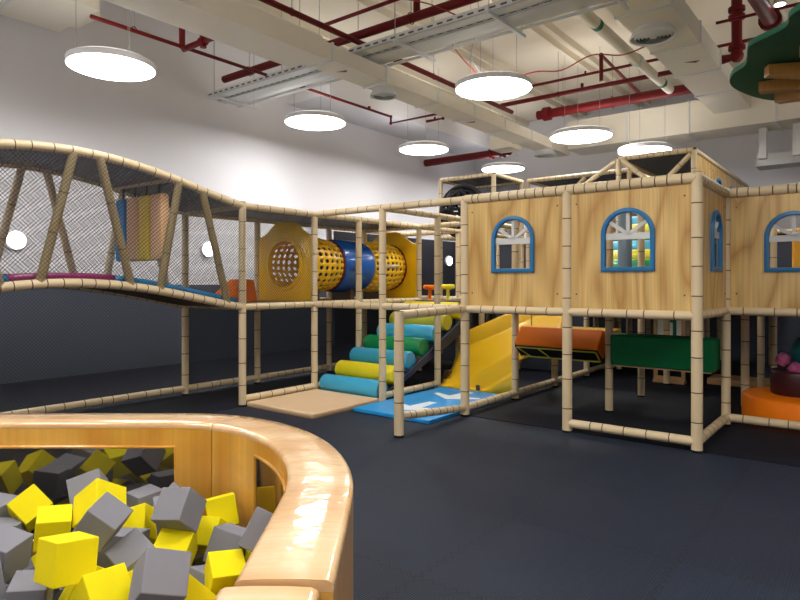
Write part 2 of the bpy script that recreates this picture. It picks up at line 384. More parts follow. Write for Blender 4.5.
# ------------------------------------------------------------------ ducts
def diffuser(parent, c, r):
    c = Vector(c)
    B().lathe([(r * 0.8, 0.05), (r * 0.8, -0.02), (r, -0.10), (r, -0.125), (r * 0.93, -0.125), (r * 0.85, -0.10)], c, n=36, cap=False).build('air_diffuser', 'ductgrey', parent)
    d = parent.children[-1] if parent.children else None
    bb = B()
    for k in range(5):
        rr = r * (0.82 - 0.15 * k); bb.lathe([(rr, -0.095), (rr - r * 0.10, -0.125)], c, n=30, cap=False)
    bb.lathe([(r * 0.14, -0.09), (r * 0.14, -0.125)], c, n=20)
    bb.build('diffuser_blade', 'ductgrey', parent)
    B().lathe([(r * 0.84, -0.085), (r * 0.84, -0.08)], c, n=30).build('diffuser_core', 'grille', parent)
def sticker(parent, x, y, z, s=0.09):
    B().add([(x - s, y - s * .5, z), (x + s, y - s * .1, z), (x + s * .3, y + s * .6, z), (x - s, y - s * .5, z - .002), (x + s, y - s * .1, z - .002), (x + s * .3, y + s * .6, z - .002)],
            [(0, 1, 2), (3, 5, 4), (0, 3, 4, 1), (1, 4, 5, 2), (2, 5, 3, 0)]).build('arrow_sticker', 'red', parent, smooth=0)
    B().add([(x + s * .2, y - s * .1, z - .001), (x + s, y - s * .1, z - .001), (x + s * .3, y + s * .6, z - .001), (x + s * .2, y - s * .1, z - .004), (x + s, y - s * .1, z - .004), (x + s * .3, y + s * .6, z - .004)],
            [(0, 1, 2), (3, 5, 4), (0, 3, 4, 1), (1, 4, 5, 2), (2, 5, 3, 0)]).build('sticker_mark', 'navy', parent, smooth=0)
# duct 1, long shallow duct running back
t = thing('air_duct', 'long pale rectangular air duct running from the top left to the far right', 'air duct', at=(-5.0, 2, 4.6))
B().box(-5.23, -4.77, 0.1, 8.6, 4.6, 4.82).build('duct_body', 'duct', t, smooth=0)
for y in (0.3, 1.5, 2.9, 4.1, 5.3, 6.5, 7.6):
    B().box(-5.25, -4.75, y, y + 0.03, 4.58, 4.84).build('duct_flange', 'ductgrey', t, smooth=0)
B().box(-5.38, -4.74, -6.0, 0.1, 4.56, 4.86).build('duct_plenum', 'duct', t, smooth=0)
diffuser(t, (-5.03, 1.76, 4.6), 0.22)
diffuser(t, (-5.0, 7.7, 4.6), 0.25)
B().box(-5.75, -5.23, 6.4, 6.95, 4.5, 4.8).build('branch_box', 'duct', t, smooth=0)
sticker(t, -4.98, 0.75, 4.598); sticker(t, -5.0, 4.4, 4.598)
# wide duct at top left
t = thing('air_duct', 'wide cream air duct crossing the very top left corner above the wall', 'air duct', at=(-8.0, -3.5, 5.3))
B().box(-8.6, -7.35, -5.0, -1.68, 5.3, 5.6).build('duct_body', 'duct', t, smooth=0)
B().box(-8.4, -7.7, -1.68, -1.5, 5.36, 5.54).build('branch_box', 'duct', t, smooth=0)
B().box(-8.62, -7.33, -2.6, -2.56, 5.28, 5.62).build('duct_flange', 'ductgrey', t, smooth=0)
B().box(-8.62, -7.33, -4.1, -4.06, 5.28, 5.62).build('duct_flange', 'ductgrey', t, smooth=0)
# duct 2, big duct upper right
t = thing('air_duct', 'broad cream air duct descending from the top right centre with a large round diffuser', 'air duct', at=(-1.15, 4, 5.0))
B().box(-1.50, -0.82, 0.8, 8.3, 5.0, 5.3).build('duct_body', 'duct', t, smooth=0)
for y in (2.3, 3.9, 5.3, 6.7):
    B().box(-1.52, -0.80, y, y + 0.03, 4.98, 5.32).build('duct_flange', 'ductgrey', t, smooth=0)
diffuser(t, (-1.22, 3.0, 5.0), 0.31); sticker(t, -1.1, 4.7, 4.998, 0.11)
# cross duct
t = thing('air_duct', 'deep cream cross duct at the back joining the two long ducts', 'air duct', at=(0, 8.7, 4.7))
B().box(-4.7, 3.6, 8.3, 9.2, 4.68, 5.35).build('duct_body', 'duct', t, smooth=0)
for x in (-3.3, -2.0, -0.4, 0.9, 2.2):
    B().box(x, x + 0.03, 8.28, 9.22, 4.66, 5.37).build('duct_flange', 'ductgrey', t, smooth=0)
for x in (-0.75, -0.15):
    B().box(x, x + 0.14, 8.75, 8.9, 4.05, 4.68).build('drop_leg', 'ductgrey', t, smooth=0)
sticker(t, 0.2, 8.5, 4.678, 0.13)
t = thing('air_duct', 'low white duct run along the far right under the cross duct', 'air duct', at=(1.6, 9.8, 4.1))
B().box(-0.9, 6.0, 9.4, 10.0, 4.0, 4.25).build('duct_body', 'ductgrey', t, smooth=0)
for x in (0.2, 1.6, 3.0): B().box(x, x + .03, 9.38, 10.02, 3.98, 4.27).build('duct_flange', 'duct', t, smooth=0)
# round white pipe with green bands
t = thing('round_pipe', 'round white insulated pipe with green bands beside the broad duct', 'pipe', at=(-2.0, 4, 5.3))
B().tube([(-2.04, 1.2, 5.3), (-2.04, 7.2, 5.3)], 0.085, 16).build('pipe_body', 'duct', t)
for y in (3.0, 6.4): B().tube([(-2.04, y, 5.3), (-2.04, y + 0.12, 5.3)], 0.089, 16).build('green_collar', 'greenband', t)
B().tube([(-2.04, 4.9, 5.3), (-2.04, 5.0, 5.3)], 0.105, 16).build('pipe_collar', 'ductgrey', t)

# ------------------------------------------------------------------ cable trays (perforated channels)
def tray(y0, y1, z, label, x0=-8.6, x1=6.0):
    t = thing('cable_tray', label, 'cable tray', at=(-2, (y0 + y1) / 2, z))
    b = B().box(x0, x1, y0, y1, z, z + 0.01).box(x0, x1, y0, y0 + 0.008, z, z + 0.09).box(x0, x1, y1 - 0.008, y1, z, z + 0.09)
    b.build('tray_channel', 'ductgrey', t, smooth=0)
    b = B(); x = x0 + 0.05
    while x < x1:
        b.box(x, x + 0.09, y0 - 0.002, y0, z + 0.03, z + 0.055); x += 0.16
    o = b.build('punched_slot', 'grille', t, smooth=0); o['kind'] = 'stuff'
tray(0.94, 1.14, 4.92, 'front perforated white cable tray crossing under the ceiling')
tray(1.18, 1.36, 4.90, 'middle white cable tray of the three crossing under the ceiling')
tray(1.40, 1.58, 4.92, 'rear white cable tray of the three crossing under the ceiling')
for i, y in enumerate((1.61, 1.66)):
    tag(B().tube([(-8.6, y, 4.9), (6, y, 4.9)], 0.014, 8).build('conduit', 'ductgrey', at=(0, y, 4.9)), 'thin white conduit %s the rear cable tray' % ('right beside', 'just outside, farthest from')[i] if False else ('thin white conduit running right along the rear cable tray', 'thin outermost white conduit behind the cable trays')[i], 'conduit')
for n, x in enumerate((-8.3, -5.6, -4.1, -2.6, -1.2, 0.3)):
    t = thing('tray_hanger', ['strut hanger holding the cable trays nearest the left wall', 'strut hanger second from the left wall under the cable trays', 'strut hanger of the cable trays just past the long duct',
               'strut hanger of the cable trays left above the centre lamp', 'strut hanger of the cable trays right above the centre lamp', 'strut hanger of the cable trays by the white round pipe'][n], 'hanger', at=(x, 1.2, 4.86), group='cable tray hangers')
    B().box(x - 0.02, x + 0.02, 0.84, 1.86, 4.855, 4.895).build('strut', 'ductgrey', t, smooth=0)
    for y in (0.88, 1.78): B().tube([(x, y, 4.86), (x, y, HC)], 0.006, 6).build('threaded_rod', 'steel', t)

# ------------------------------------------------------------------ red sprinkler pipes
def pipe(label, pts, r, flanges=(), drops=(), name='sprinkler_pipe', m='red', hang=()):
    p0 = pts[0]
    t = thing(name, label, 'pipe', at=p0)
    b = B(); b.tube(pts, r, 14)
    for p in pts[1:-1]: b.lathe([(r * 1.25 * math.sin(a * math.pi / 6), r * 1.25 * math.cos(a * math.pi / 6)) for a in range(1, 6)], p, n=14)
    b.build('pipe_run', m, t)
    for (p, q) in flanges:
        B().tube([p, q], r * 1.5, 14).build('flange', m, t)
    for (p, q, rr) in drops:
        B().tube([p, q], rr, 10).build('branch_pipe', m, t)
    for p in hang:
        B().tube([(p[0], p[1], p[2]), (p[0], p[1], HC)], 0.006, 6).build('hanger_rod', 'steel', t)
        B().tube([Vector(p) + Vector((math.cos(a * .52) * r * 1.3 if False else 0, math.cos(a * .524) * r * 1.25, math.sin(a * .524) * r * 1.25)) for a in range(13)], 0.007, 6).build('hanger_ring', m, t)
    return t
pipe('thick dark red pipe rising from the left wall across the top centre', [(-8.33, 1.12, 5.25), (5.5, 1.12, 5.25)], 0.065, hang=[(-7.6, 1.12, 5.25), (-6.3, 1.12, 5.25), (-4.0, 1.12, 5.25), (-2.4, 1.12, 5.25)],
     drops=[((-3.9, 1.12, 5.25), (-3.9, 1.12, 5.6), .05)])
pipe('thin red pipe running parallel behind the thick one at the top centre', [(-5.5, 0.82, 5.42), (3, 0.82, 5.42)], 0.028)
pipe('thin red sprinkler pipe along the white wall over the leftmost lamp', [(-6.93, -2.0, 5.0), (-6.93, 4.3, 5.0), (-6.93, 4.3, 4.86), (-5.6, 4.3, 4.86), (-5.6, 4.3, 4.75), (-6.0, 4.3, 4.75)], 0.028,
     drops=[((-6.93, -0.65, 4.98), (-6.93, -0.65, 5.35), .045), ((-6.93, 1.3, 5.0), (-6.93, 1.3, 5.06), .035), ((-6.93, 3.6, 5.0), (-6.93, 3.6, 5.06), .03), ((-5.8, 4.3, 4.75), (-5.8, 4.3, 4.81), .02)], hang=[(-6.93, 1.28, 5.02), (-6.93, -1.4, 5.02)])
pipe('short red branch with a valve above the thin wall pipe', [(-7.05, -0.55, 5.02), (-5.9, -0.55, 5.02)], 0.045, flanges=[((-6.6, -.55, 5.02), (-6.5, -.55, 5.02))], drops=[((-6.55, -0.55, 4.93), (-6.55, -0.55, 5.15), .05)])
pipe('red pipe running back over the long duct towards the centre lamp', [(-4.92, -1.8, 5.1), (-4.92, 5.9, 5.1)], 0.042, hang=[(-4.92, -.3, 5.1), (-4.92, 1.9, 5.1), (-4.92, 3.0, 5.1), (-4.92, 4.6, 5.1)])
pipe('thick red main pipe far back under the ceiling behind the white lamp', [(-4.9, 7.1, 5.28), (-1.5, 7.1, 5.28)], 0.10, flanges=[((-4.75, 7.1, 5.28), (-4.6, 7.1, 5.28))], hang=[(-4.3, 7.1, 5.28), (-3.2, 7.1, 5.28)])
pipe('thick red pipe with a flanged elbow against the left wall far back', [(X0 + .01, 8.3, 4.85), (-6.3, 8.3, 4.85), (-6.1, 8.3, 5.2), (-6.1, 9.6, 5.3)], 0.10, flanges=[((-6.5, 8.3, 4.85), (-6.4, 8.3, 4.85)), ((-6.8, 8.3, 4.85), (-6.74, 8.3, 4.85))])
pipe('medium red pipe below the thin one, crossing behind the white round pipe', [(-5.2, 5.94, 5.3), (-1.5, 5.94, 5.3)], 0.045, drops=[((-3.4, 5.94, 5.3), (-3.4, 5.94, 5.42), .03)], hang=[(-3.9, 5.94, 5.3)])
pipe('thin red pipe right of the centre lamp just under the joists', [(-4.9, 5.85, 5.55), (-0.5, 5.85, 5.55)], 0.027, drops=[((-3.0, 5.85, 5.55), (-3.0, 5.85, 5.78), .025), ((-3.3, 5.85, 5.55), (-3.3, 5.85, 5.62), .02)])
pipe('red pipe bent in a triangle left of the broad duct', [(-2.75, 5.2, 5.15), (-2.75, 5.2, 5.62), (-2.75, 7.6, 5.45)], 0.035)
pipe('thin red pipe crossing right of the broad duct at the top right', [(-0.8, 4.9, 5.6), (6, 4.9, 5.6)], 0.024)
pipe('lower thin red pipe crossing right of the broad duct behind the vertical riser', [(-0.8, 6.0, 5.6), (6, 6.0, 5.6)], 0.03)
pipe('vertical red riser with flanges left of the green canopy', [(-0.6, 5.46, 6.27), (-0.6, 5.46, 5.2), (-0.9, 5.46, 5.18)], 0.085, flanges=[((-.6, 5.46, 5.80), (-.6, 5.46, 5.86)), ((-.6, 5.46, 5.93), (-.6, 5.46, 5.99)), ((-.6, 5.46, 5.3), (-.6, 5.46, 5.36))])
pipe('slanted thick red pipe above the green canopy', [(0, 2.6, 5.12), (0, 5.3, 5.37)], 0.10, flanges=[((0, 4.4, 5.287), (0, 4.48, 5.294))])
pipe('dark red pipe along the right far wall above the low duct', [(-0.4, 10.4, 4.35), (1.5, 10.4, 4.35)], 0.04)
# cables, sensor, spot
def cable(label, pts, r, m):
    P = [Vector(p) for p in pts]; out = []
    for i in range(len(P) - 1):
        a, b_, c, d = P[max(0, i - 1)], P[i], P[i + 1], P[min(len(P) - 1, i + 2)]
        for k in range(6):
            s = k / 6; out.append(0.5 * ((2 * b_) + (c - a) * s + (2 * a - 5 * b_ + 4 * c - d) * s * s + (3 * b_ - a - 3 * c + d) * s ** 3))
    out.append(P[-1])
    tag(B().tube(out, r, 6).build('ceiling_cable', m, at=pts[0]), label, 'cable')
cable('thin red cable sagging from the cable trays to the centre lamp', [(-3.6, 1.5, 4.97), (-3.7, 1.9, 4.9), (-3.65, 2.2, 4.75), (-3.6, 2.5, 4.6)], 0.010, 'redwire')
cable('wavy thin red cable leaving the centre lamp to the right', [(-3.4, 2.7, 4.62), (-3.0, 3.0, 4.78), (-2.6, 3.1, 4.75), (-2.2, 3.3, 4.95), (-1.8, 3.5, 4.92), (-1.5, 3.8, 5.1)], 0.010, 'redwire')
cable('thin red cable dangling from the grey junction box to the trays', [(-3.9, 1.12, 5.6), (-4.1, 0.9, 5.5), (-3.6, 1.0, 5.3), (-3.1, 1.1, 5.0)], 0.008, 'redwire')
cable('thin grey cable looping down from the ceiling to the centre lamp', [(-3.3, 1.6, 5.9), (-3.35, 1.9, 5.4), (-3.6, 2.1, 4.9), (-3.5, 2.4, 4.6)], 0.006, 'steel')
tag(B().box(-4.0, -3.8, 1.02, 1.22, 5.6, 5.74).build('junction_box', 'ductgrey', at=(-3.9, 1.12, 5.6), bevel=.02), 'grey junction box on top of the thick red pipe', 'junction box')
t = thing('spotlight', 'small white cylinder spotlight at the top right corner', 'spotlight', at=(0.2, 3.76, 5.22))
B().lathe([(0.075, 0), (0.075, .28)], (0.2, 3.76, 5.22), n=24).build('spotlight_body', 'duct', t)
B().lathe([(0.065, -.004), (0.065, 0)], (0.2, 3.76, 5.22), n=24).build('diffuser', 'walllamp', t)
B().tube([(0.2, 3.76, 5.5), (0.2, 3.76, HC)], .01, 6).build('suspension_wire', 'steel', t)
# soffit box where ceiling meets left wall
struct(B().box(X0, -7.65, 3.2, Y1, 5.35, HC).build('trim_40', 'wallwhite', smooth=0, at=(X0, 6, 5.3)))
struct(B().box(X0, X0+.25, -0.1, 1.9, 4.75, HC).build('trim_41', 'wallwhite', smooth=0, at=(X0, 1, 5.3))) if False else None

# ================================================================== PLAY FRAME
H1, H2, H3 = 1.2, 2.42, 3.62
PR = 0.045
def post(t, a, b_, z0=0.0, z1=H2, r=PR, seg=0.27):
    o = B().sleeve([g(a, b_, z0), g(a, b_, z1)], r, seg); 
    return o.build('post', ['sleeve', 'tape'], t)
def rail(t, p, q, r=PR * 0.95, seg=0.19, name='rail'):
    return B().sleeve([p, q], r, seg, jit=.5).build(name, ['sleeve', 'tape'], t)
def foot(t, a, b_):
    B().lathe([(0.05, 0.0), (0.05, 0.02), (0.035, 0.03)], g(a, b_, 0), n=16).build('foot_cap', 'black', t)

# ---- wall panel with arched window; local x along the wall, y up
def arch(w, h, cx, cy, n=20):
    """w wide, h tall arched outline, bottom centre at cx, cy"""
    r = w / 2; pts = [(cx - r, cy), (cx + r, cy)]
    pts += [(cx + r * math.cos(math.pi * i / n), cy + h - r + r * math.sin(math.pi * i / n)) for i in range(n + 1)]
    return pts
def wall_panel(t, o, ex, width, z0=H1 + 0.03, z1=H2 - 0.03, win=True, ey=None, wc=None, ww=0.50, wh=0.60, wz=1.60):
    """o: grid point at the panel's left bottom (z ignored); ex: unit direction along the wall"""
    ex = Vector(ex); ez = ex.cross(Vector((0, 0, 1)))      # outward normal
    T = TM((o[0], o[1], 0), ex, (0, 0, 1), ez)
    wc = wc if wc is not None else width / 2
    ol = [(0.045, z0), (width - 0.045, z0), (width - 0.045, z1), (0.045, z1)]
    p = B().plate(ol, [arch(ww - 0.06, wh - 0.06, wc, wz + 0.03)] if win else [], T, 0.018).build('wall_panel', 'ply', t, smooth=0)
    if win:
        B().plate(arch(ww, wh, wc, wz), [arch(ww - 0.085, wh - 0.085, wc, wz + 0.0425)], T @ Matrix.Translation((0, 0, 0.012)), 0.05, bevel=0.008).build('window_frame', 'blue_frame', p)
        b = B(); bw = 0.032; zc = wz + wh - ww / 2 - 0.0
        T2 = T @ Matrix.Translation((0, 0, -0.004))
        r = (ww - 0.085) / 2
        b.box(wc - r, wc + r, zc - bw * 1.5, zc + bw * .4, -0.012, 0.012, T=T2)
        for ang in (35, 90, 145):
            d = Vector((math.cos(R(ang)), math.sin(R(ang)), 0)); e = Vector((-d.y, d.x, 0))
            c = Vector((wc, zc, 0)); h = bw / 2
            b.rings([[T2 @ (c + e * sx * h + Vector((0, 0, sz * .012))) for sx, sz in ((-1, -1), (1, -1), (1, 1), (-1, 1))], [T2 @ (c + d * r + e * sx * h + Vector((0, 0, sz * .012))) for sx, sz in ((-1, -1), (1, -1), (1, 1), (-1, 1))]])
        b.build('window_muntin', 'muntin', p, smooth=0)
    # bolts
    bb = B()
    for x in (0.10, width - 0.10):
        for z in (z0 + 0.15, z1 - 0.12):
            bb.lathe([(0.009, 0), (0.007, 0.006)], (0, 0, 0), T @ Matrix.Translation((x, z, 0.009)), n=8)
    bb.build('panel_bolt', 'tape', p)
    return p
XL = (1, 0, 0); YB = (0, 1, 0)

# ---- front playhouse (two bays)
t = thing('playhouse_cabin', 'raised wooden playhouse cabin on posts with two blue arched windows in front', 'playhouse', at=(-1.2, 0.6, 0))
for a, b_, z1 in ((0, 0, H2 + .05), (1.2, 0, H2), (2.4, 0, H2), (0, 1.27, H2), (1.2, 1.2, H2), (2.4, 1.2, H2)):
    post(t, a, b_, 0, z1, r=0.049 if b_ == 0 else .045)
    foot(t, a, b_)
for p, q in ((g(2.4, 0, H1), g(1.2, 0, H1)), (g(1.2, 0, H1), g(0, 0, H1)), (g(0, 0, H1), g(0, 1.27, H1)), (g(2.4, 0, H1), g(2.4, 1.2, H1)), (g(2.4, 1.2, H1), g(0, 1.2, H1)),
             (g(2.4, 1.2, H2), g(0, 1.2, H2)), (g(2.4, 0, H2), g(2.4, 1.2, H2)),
             (g(1.2, 0, .09), g(0, 0, .09)), (g(0, 0, .09), g(0, 1.27, .09)), (g(2.4, 0, .09), g(2.4, 1.2, .09))):
    rail(t, p, q)
for p, q in ((g(2.4, 0, H2), g(1.2, 0, H2)), (g(1.2, 0, H2), g(0, 0, H2)), (g(0, 0, H2), g(0, 1.27, H2))):
    rail(t, p, q, r=0.052, seg=0.11)
wall_panel(t, g(2.4, 0), XL, 1.2); wall_panel(t, g(1.2, 0), XL, 1.2); wall_panel(t, g(0, 0), YB, 1.27, wc=.72, ww=.44)
B().box(-2.36, -0.04, 0.04, 1.16, H1 - 0.03, H1).build('floor_deck', 'deck', t, smooth=0)
# ---- right cabin
t = thing('playhouse_cabin', 'right-hand wooden playhouse cabin, cut by the photo edge, with glossy window panel', 'playhouse', at=(1.2, 2.4, 0))
for a, b_ in ((-1.2, 1.27), (-2.4, 1.27), (0, 2.4), (1.2, 2.4), (0, 3.6), (0, 4.8), (-1.2, 2.4), (-2.4, 2.4), (1.2, 3.6)):
    post(t, a, b_); foot(t, a, b_)
for p, q in ((g(0, 1.27, H1), g(-1.2, 1.27, H1)), (g(-1.2, 1.27, H1), g(-2.4, 1.27, H1)), (g(1.2, 2.4, H1), g(-2.4, 2.4, H1)), (g(0, 1.2, H1), g(0, 4.8, H1)), (g(1.2, 1.2, H1), g(1.2, 3.6, H1)),
             (g(0, 2.4, H2), g(-2.4, 2.4, H2)), (g(-2.4, 1.2, H2), g(-2.4, 2.4, H2)), (g(0, 1.27, .09), g(-1.2, 1.27, .09)), (g(-1.2, 1.27, .09), g(-2.4, 1.27, .09)), (g(1.2,1.2,H2),g(1.2,3.6,H2))):
    rail(t, p, q)
for p, q in ((g(0, 1.27, H2), g(-1.2, 1.27, H2)), (g(-1.2, 1.27, H2), g(-2.4, 1.27, H2))):
    rail(t, p, q, r=0.052, seg=0.11)
wall_panel(t, g(0, 1.27), XL, 1.2); wall_panel(t, g(-1.2, 1.27), XL, 1.2)
B().box(0.04, 2.36, 1.24, 4.7, H1 - 0.03, H1).build('floor_deck', 'deck', t, smooth=0)
B().box(-1.16, -0.04, 1.24, 2.36, H1 - 0.03, H1).build('floor_deck', 'deck', t, smooth=0)

# ---- left walkway frame
t = thing('walkway_frame', 'long tan padded-pipe walkway frame between the arched bridge and the wooden cabin', 'play frame', at=(-4.2, 0.6, 0))
for a, b_, z1 in ((4.8, -1.2, H2 + .05), (6.0, -1.2, H2), (4.8, 0, H2), (3.6, 0, H2), (6.0, 0, H2), (4.8, .9, H2), (6.0, 1.5, H2), (4.8, 2.4, H2), (6.0, 2.4, H2), (3.6, 1.2, H2), (3.6, 2.4, H2), (4.8, 3.6, H2), (3.6, 3.6, H2),
                  (6.0, 3.6, H2), (2.4, 2.4, H1), (2.4, 3.6, H1), (2.4, 4.8, H1)):
    post(t, a, b_, 0, z1); foot(t, a, b_)
for p, q in ((g(4.8, -1.2, H2), g(4.8, 0, H2)), (g(4.8, 0, H2), g(3.6, 0, H2)), (g(3.6, 0, H2), g(2.4, 0, H2)), (g(4.8, 0, H2), g(4.8, 2.4, H2)), (g(4.8, 2.4, H2), g(4.8, 3.6, H2)), (g(3.6, 0, H2), g(3.6, 1.2, H2)), (g(3.6, 1.2, H2), g(3.6, 3.6, H2)),
             (g(6, -1.2, H2), g(6, 0, H2)), (g(6, 0, H2), g(6, 3.6, H2)), (g(6, -1.2, H2), g(4.8, -1.2, H2)), (g(6, 2.4, H2), g(3.6, 2.4, H2)), (g(6, 3.6, H2), g(3.6, 3.6, H2)),
             (g(4.8, -1.2, H1), g(4.8, 0, H1)), (g(4.8, 0, H1), g(3.6, 0, H1)), (g(3.6, 0, H1), g(2.4, 0, H1)), (g(4.8, 0, H1), g(4.8, 2.4, H1)), (g(6, -1.2, H1), g(6, 3.6, H1)), (g(6, 2.4, H1), g(4.8, 2.4, H1)), (g(6, -1.2, H1), g(4.8, -1.2, H1)),
             (g(3.6, 2.2, H1), g(3.6, 3.6, H1)), (g(6, 3.6, H1), g(3.6, 3.6, H1)), (g(2.4, 2.4, H1), g(2.4, 4.8, H1)),
             (g(4.8, -1.2, .09), g(4.8, 0, .09)), (g(3.6, 0, .09), g(3.6, 1.2, .09)), (g(6, -5.2, .09), g(6, -1.2, .09)), (g(6, -1.2, .09), g(6, 3.6, .09)), (g(2.4, 1.2, .09), g(2.4, 2.4, .09)), (g(2.4, 2.4, .09), g(2.4, 4.8, .09)), (g(4.8, 0, .09), g(4.8, 2.4, .09))):
    rail(t, p, q)
B().box(-5.96, -4.84, -1.16, -0.04, H1 - 0.03, H1 + 0.03).build('floor_deck', 'decktop', t, smooth=0)
B().box(-5.96, -4.84, 0.04, 3.56, H1 - 0.04, H1 - 0.01).build('floor_deck', 'deck', t, smooth=0)
B().box(-4.76, -3.64, 2.25, 3.56, H1 - 0.03, H1 + 0.0).build('floor_deck', 'deck', t, smooth=0)
def net(t, fn, nu=1, nv=1, m='net', name='safety_net'):
    return B().sheet(fn, nu, nv).build(name, m, t, smooth=0)
def quad(p00, p10, p11, p01):
    p00, p10, p11, p01 = map(Vector, (p00, p10, p11, p01))
    return lambda u, v: (p00 * (1 - u) + p10 * u) * (1 - v) + (p01 * (1 - u) + p11 * u) * v
net(t, quad(g(4.78, -1.2, H1), g(4.78, 0, H1), g(4.78, 0, H2), g(4.78, -1.2, H2)))
net(t, quad(g(6.02, -1.2, H1), g(6.02, 3.6, H1), g(6.02, 3.6, H2), g(6.02, -1.2, H2)))
net(t, quad(g(6.02, -1.2, .09), g(6.02, 3.6, .09), g(6.02, 3.6, H1), g(6.02, -1.2, H1)), m='denset')
net(t, quad(g(6, -1.2, H2), g(4.8, -1.2, H2), g(4.8, 2.4, H2), g(6, 2.4, H2)), m='roofnet', name='roof_net')
net(t, quad(g(6, 3.6, .05), g(2.4, 3.6, .05), g(2.4, 3.6, H1), g(6, 3.6, H1)), m='denset')

# ---- low entry rail beside the arrow mat
t = thing('entry_rail', 'low padded-pipe entry frame beside the blue arrow mat', 'play frame', at=(-2.4, -0.6, 0))
B().sleeve([g(2.4, -1.2, 0), g(2.4, -1.2, H1 + .02)], .049, .28).build('post', ['sleeve', 'tape'], t); foot(t, 2.4, -1.2)
rail(t, g(2.4, -1.2, H1 - .02), g(2.4, 0, H1), r=.045); rail(t, g(2.4, -1.2, .2), g(2.4, 0, .09), r=.04, seg=.13)

# ---- arched bridge
BL = 4.0
def sh(b_): 
    s = math.sin(math.pi * max(0, min(1, (-1.2 - b_) / BL))); return max(0, s) ** 1.2
zt = lambda b_: H2 + 0.335 * sh(b_); zd = lambda b_: H1 + 0.29 * sh(b_)
t = thing('arched_bridge', 'arched net bridge with slanted padded posts in front of the white wall', 'bridge', at=(-5.4, -3.2, 0))
bs = [-1.2 - BL * i / 40 for i in range(41)]
for a in (4.8, 6.0):
    B().sleeve([g(a, q, zt(q)) for q in bs], .045, .17).build('arched_rail', ['sleeve', 'tape'], t)
    B().sleeve([g(a, q, zd(q)) for q in bs], .045, .14).build('arched_rail', ['sleeve', 'tape'], t)
    net(t, lambda u, v, a=a: g(a - .055 if a < 5 else a + .02, -1.2 - BL * u, (zd(-1.2 - BL * u) + .045) * (1 - v) + (zt(-1.2 - BL * u) - .045) * v), 40, 1)
for tb, bb_ in ((-1.76, -1.41), (-2.05, -2.28), (-2.93, -2.60), (-3.17, -3.48), (-4.15, -3.80), (-4.45, -4.7)):
    B().sleeve([g(4.8, bb_, zd(bb_)), g(4.8, tb, zt(tb))], .042, .45).build('slanted_post', ['rope', 'tape'], t)
    B().sleeve([g(6.0, bb_, zd(bb_)), g(6.0, tb, zt(tb))], .042, .45).build('slanted_post', ['sleeve', 'tape'], t)
net(t, lambda u, v: g(6.0 - 1.2 * v, -1.2 - BL * u, zt(-1.2 - BL * u) - .01), 40, 1, m='roofnet', name='roof_net')
B().sheet(lambda u, v: g(5.97 - 1.14 * v, -1.2 - BL * u, zd(-1.2 - BL * u) - .005), 40, 1).build('bridge_deck', 'deck', t, solid=0.025)
for k, (u0, u1, m, nm) in enumerate(((-1.24, -2.75, 'brightblue', 'floor_pad'), (-2.75, -3.72, 'magenta', 'floor_pad'), (-3.72, -5.16, 'brightblue', 'floor_pad'))):
    B().sheet(lambda u, v: g(5.94 - 1.10 * v, u0 + (u1 - u0) * u, zd(u0 + (u1 - u0) * u) + .065), 16, 1).build(nm, m, t, solid=0.07)['label'] = ('blue floor pad', 'magenta floor pad', 'blue floor pad')[k]
rail(t, g(6, -2.14, 2.65), g(4.8, -2.14, 2.63), seg=.3, name='hanging_bar')
net(t, lambda u, v: g(6.02, -1.2 - BL * u, .09 * (1 - v) + zd(-1.2 - BL * u) * v), 40, 1)
# posts carrying the bridge beyond the frame
for a in (4.8, 6.0):
    B().sleeve([g(a, -5.2, 0), g(a, -5.2, H2)], PR, .27).build('post', ['sleeve', 'tape'], t)
# ---- hanging pads
for k, (a0, a1, m, l) in enumerate(((5.93, 5.72, 'hangblue', 'blue hanging pad, leftmost on the bridge bar'), (5.68, 5.44, 'hangbeige', 'beige hanging pad between the blue and yellow ones'),
                                    (5.41, 5.21, 'hangyellow', 'yellow hanging pad on the bridge bar'), (5.17, 4.92, 'hangbeige', 'beige hanging pad, rightmost on the bridge bar'))):
    h = thing('hanging_pad', l, 'hanging pad', at=(-(a0 + a1) / 2, -2.14, 1.72), group='pads hanging inside the bridge')
    B().box(-a0, -a1, -2.19, -2.09, 1.74, 2.48).build('pad_body', m, h, bevel=.03, seg=3)
    B().box(-(a0 + a1) / 2 - .015, -(a0 + a1) / 2 + .015, -2.145, -2.135, 2.47, 2.66).build('strap', 'black', h, smooth=0)

# ---- crawl tunnel
t = thing('crawl_tunnel', 'yellow and blue crawl tunnel with perforated barrels on the walkway', 'tunnel', at=(-5.4, 1.2, H1))
TC = 1.75
def cloud(w, z0, zs, zt_):
    pts = [(-w, z0), (w, z0), (w, zs)]
    n = 16
    for i in range(n + 1):
        x = w - 2 * w * i / n; q = abs(x) / w
        s = 1 if q < .25 else (0 if q > .85 else .5 + .5 * math.cos((q - .25) / .6 * math.pi))
        pts.append((x, zs + (zt_ - zs) * s - (0.02 if q > .85 else 0)))
    pts.append((-w, zs)); return pts
def circ(r, cx, cy, n=40): return [(cx + r * math.cos(2 * math.pi * i / n), cy + r * math.sin(2 * math.pi * i / n)) for i in range(n)]
for y in (0.02, 2.38):
    T = TM((-5.4, y, 0), (1, 0, 0), (0, 0, 1), (0, -1, 0))
    p = B().plate(cloud(.575, H1 + .03, 2.17, 2.35), [circ(.33, 0, TC)], T, .05, bevel=.012).build('entrance_panel', 'cageyellow', t)
    B().lathe([(.33, -.03), (.37, -.04), (.385, .0), (.37, .045), (.33, .05), (.325, 0), (.33, -.03)], (0, 0, 0), T @ Matrix.Translation((0, TC, 0)), n=40, cap=False).build('hole_collar', 'cageyellow', p)
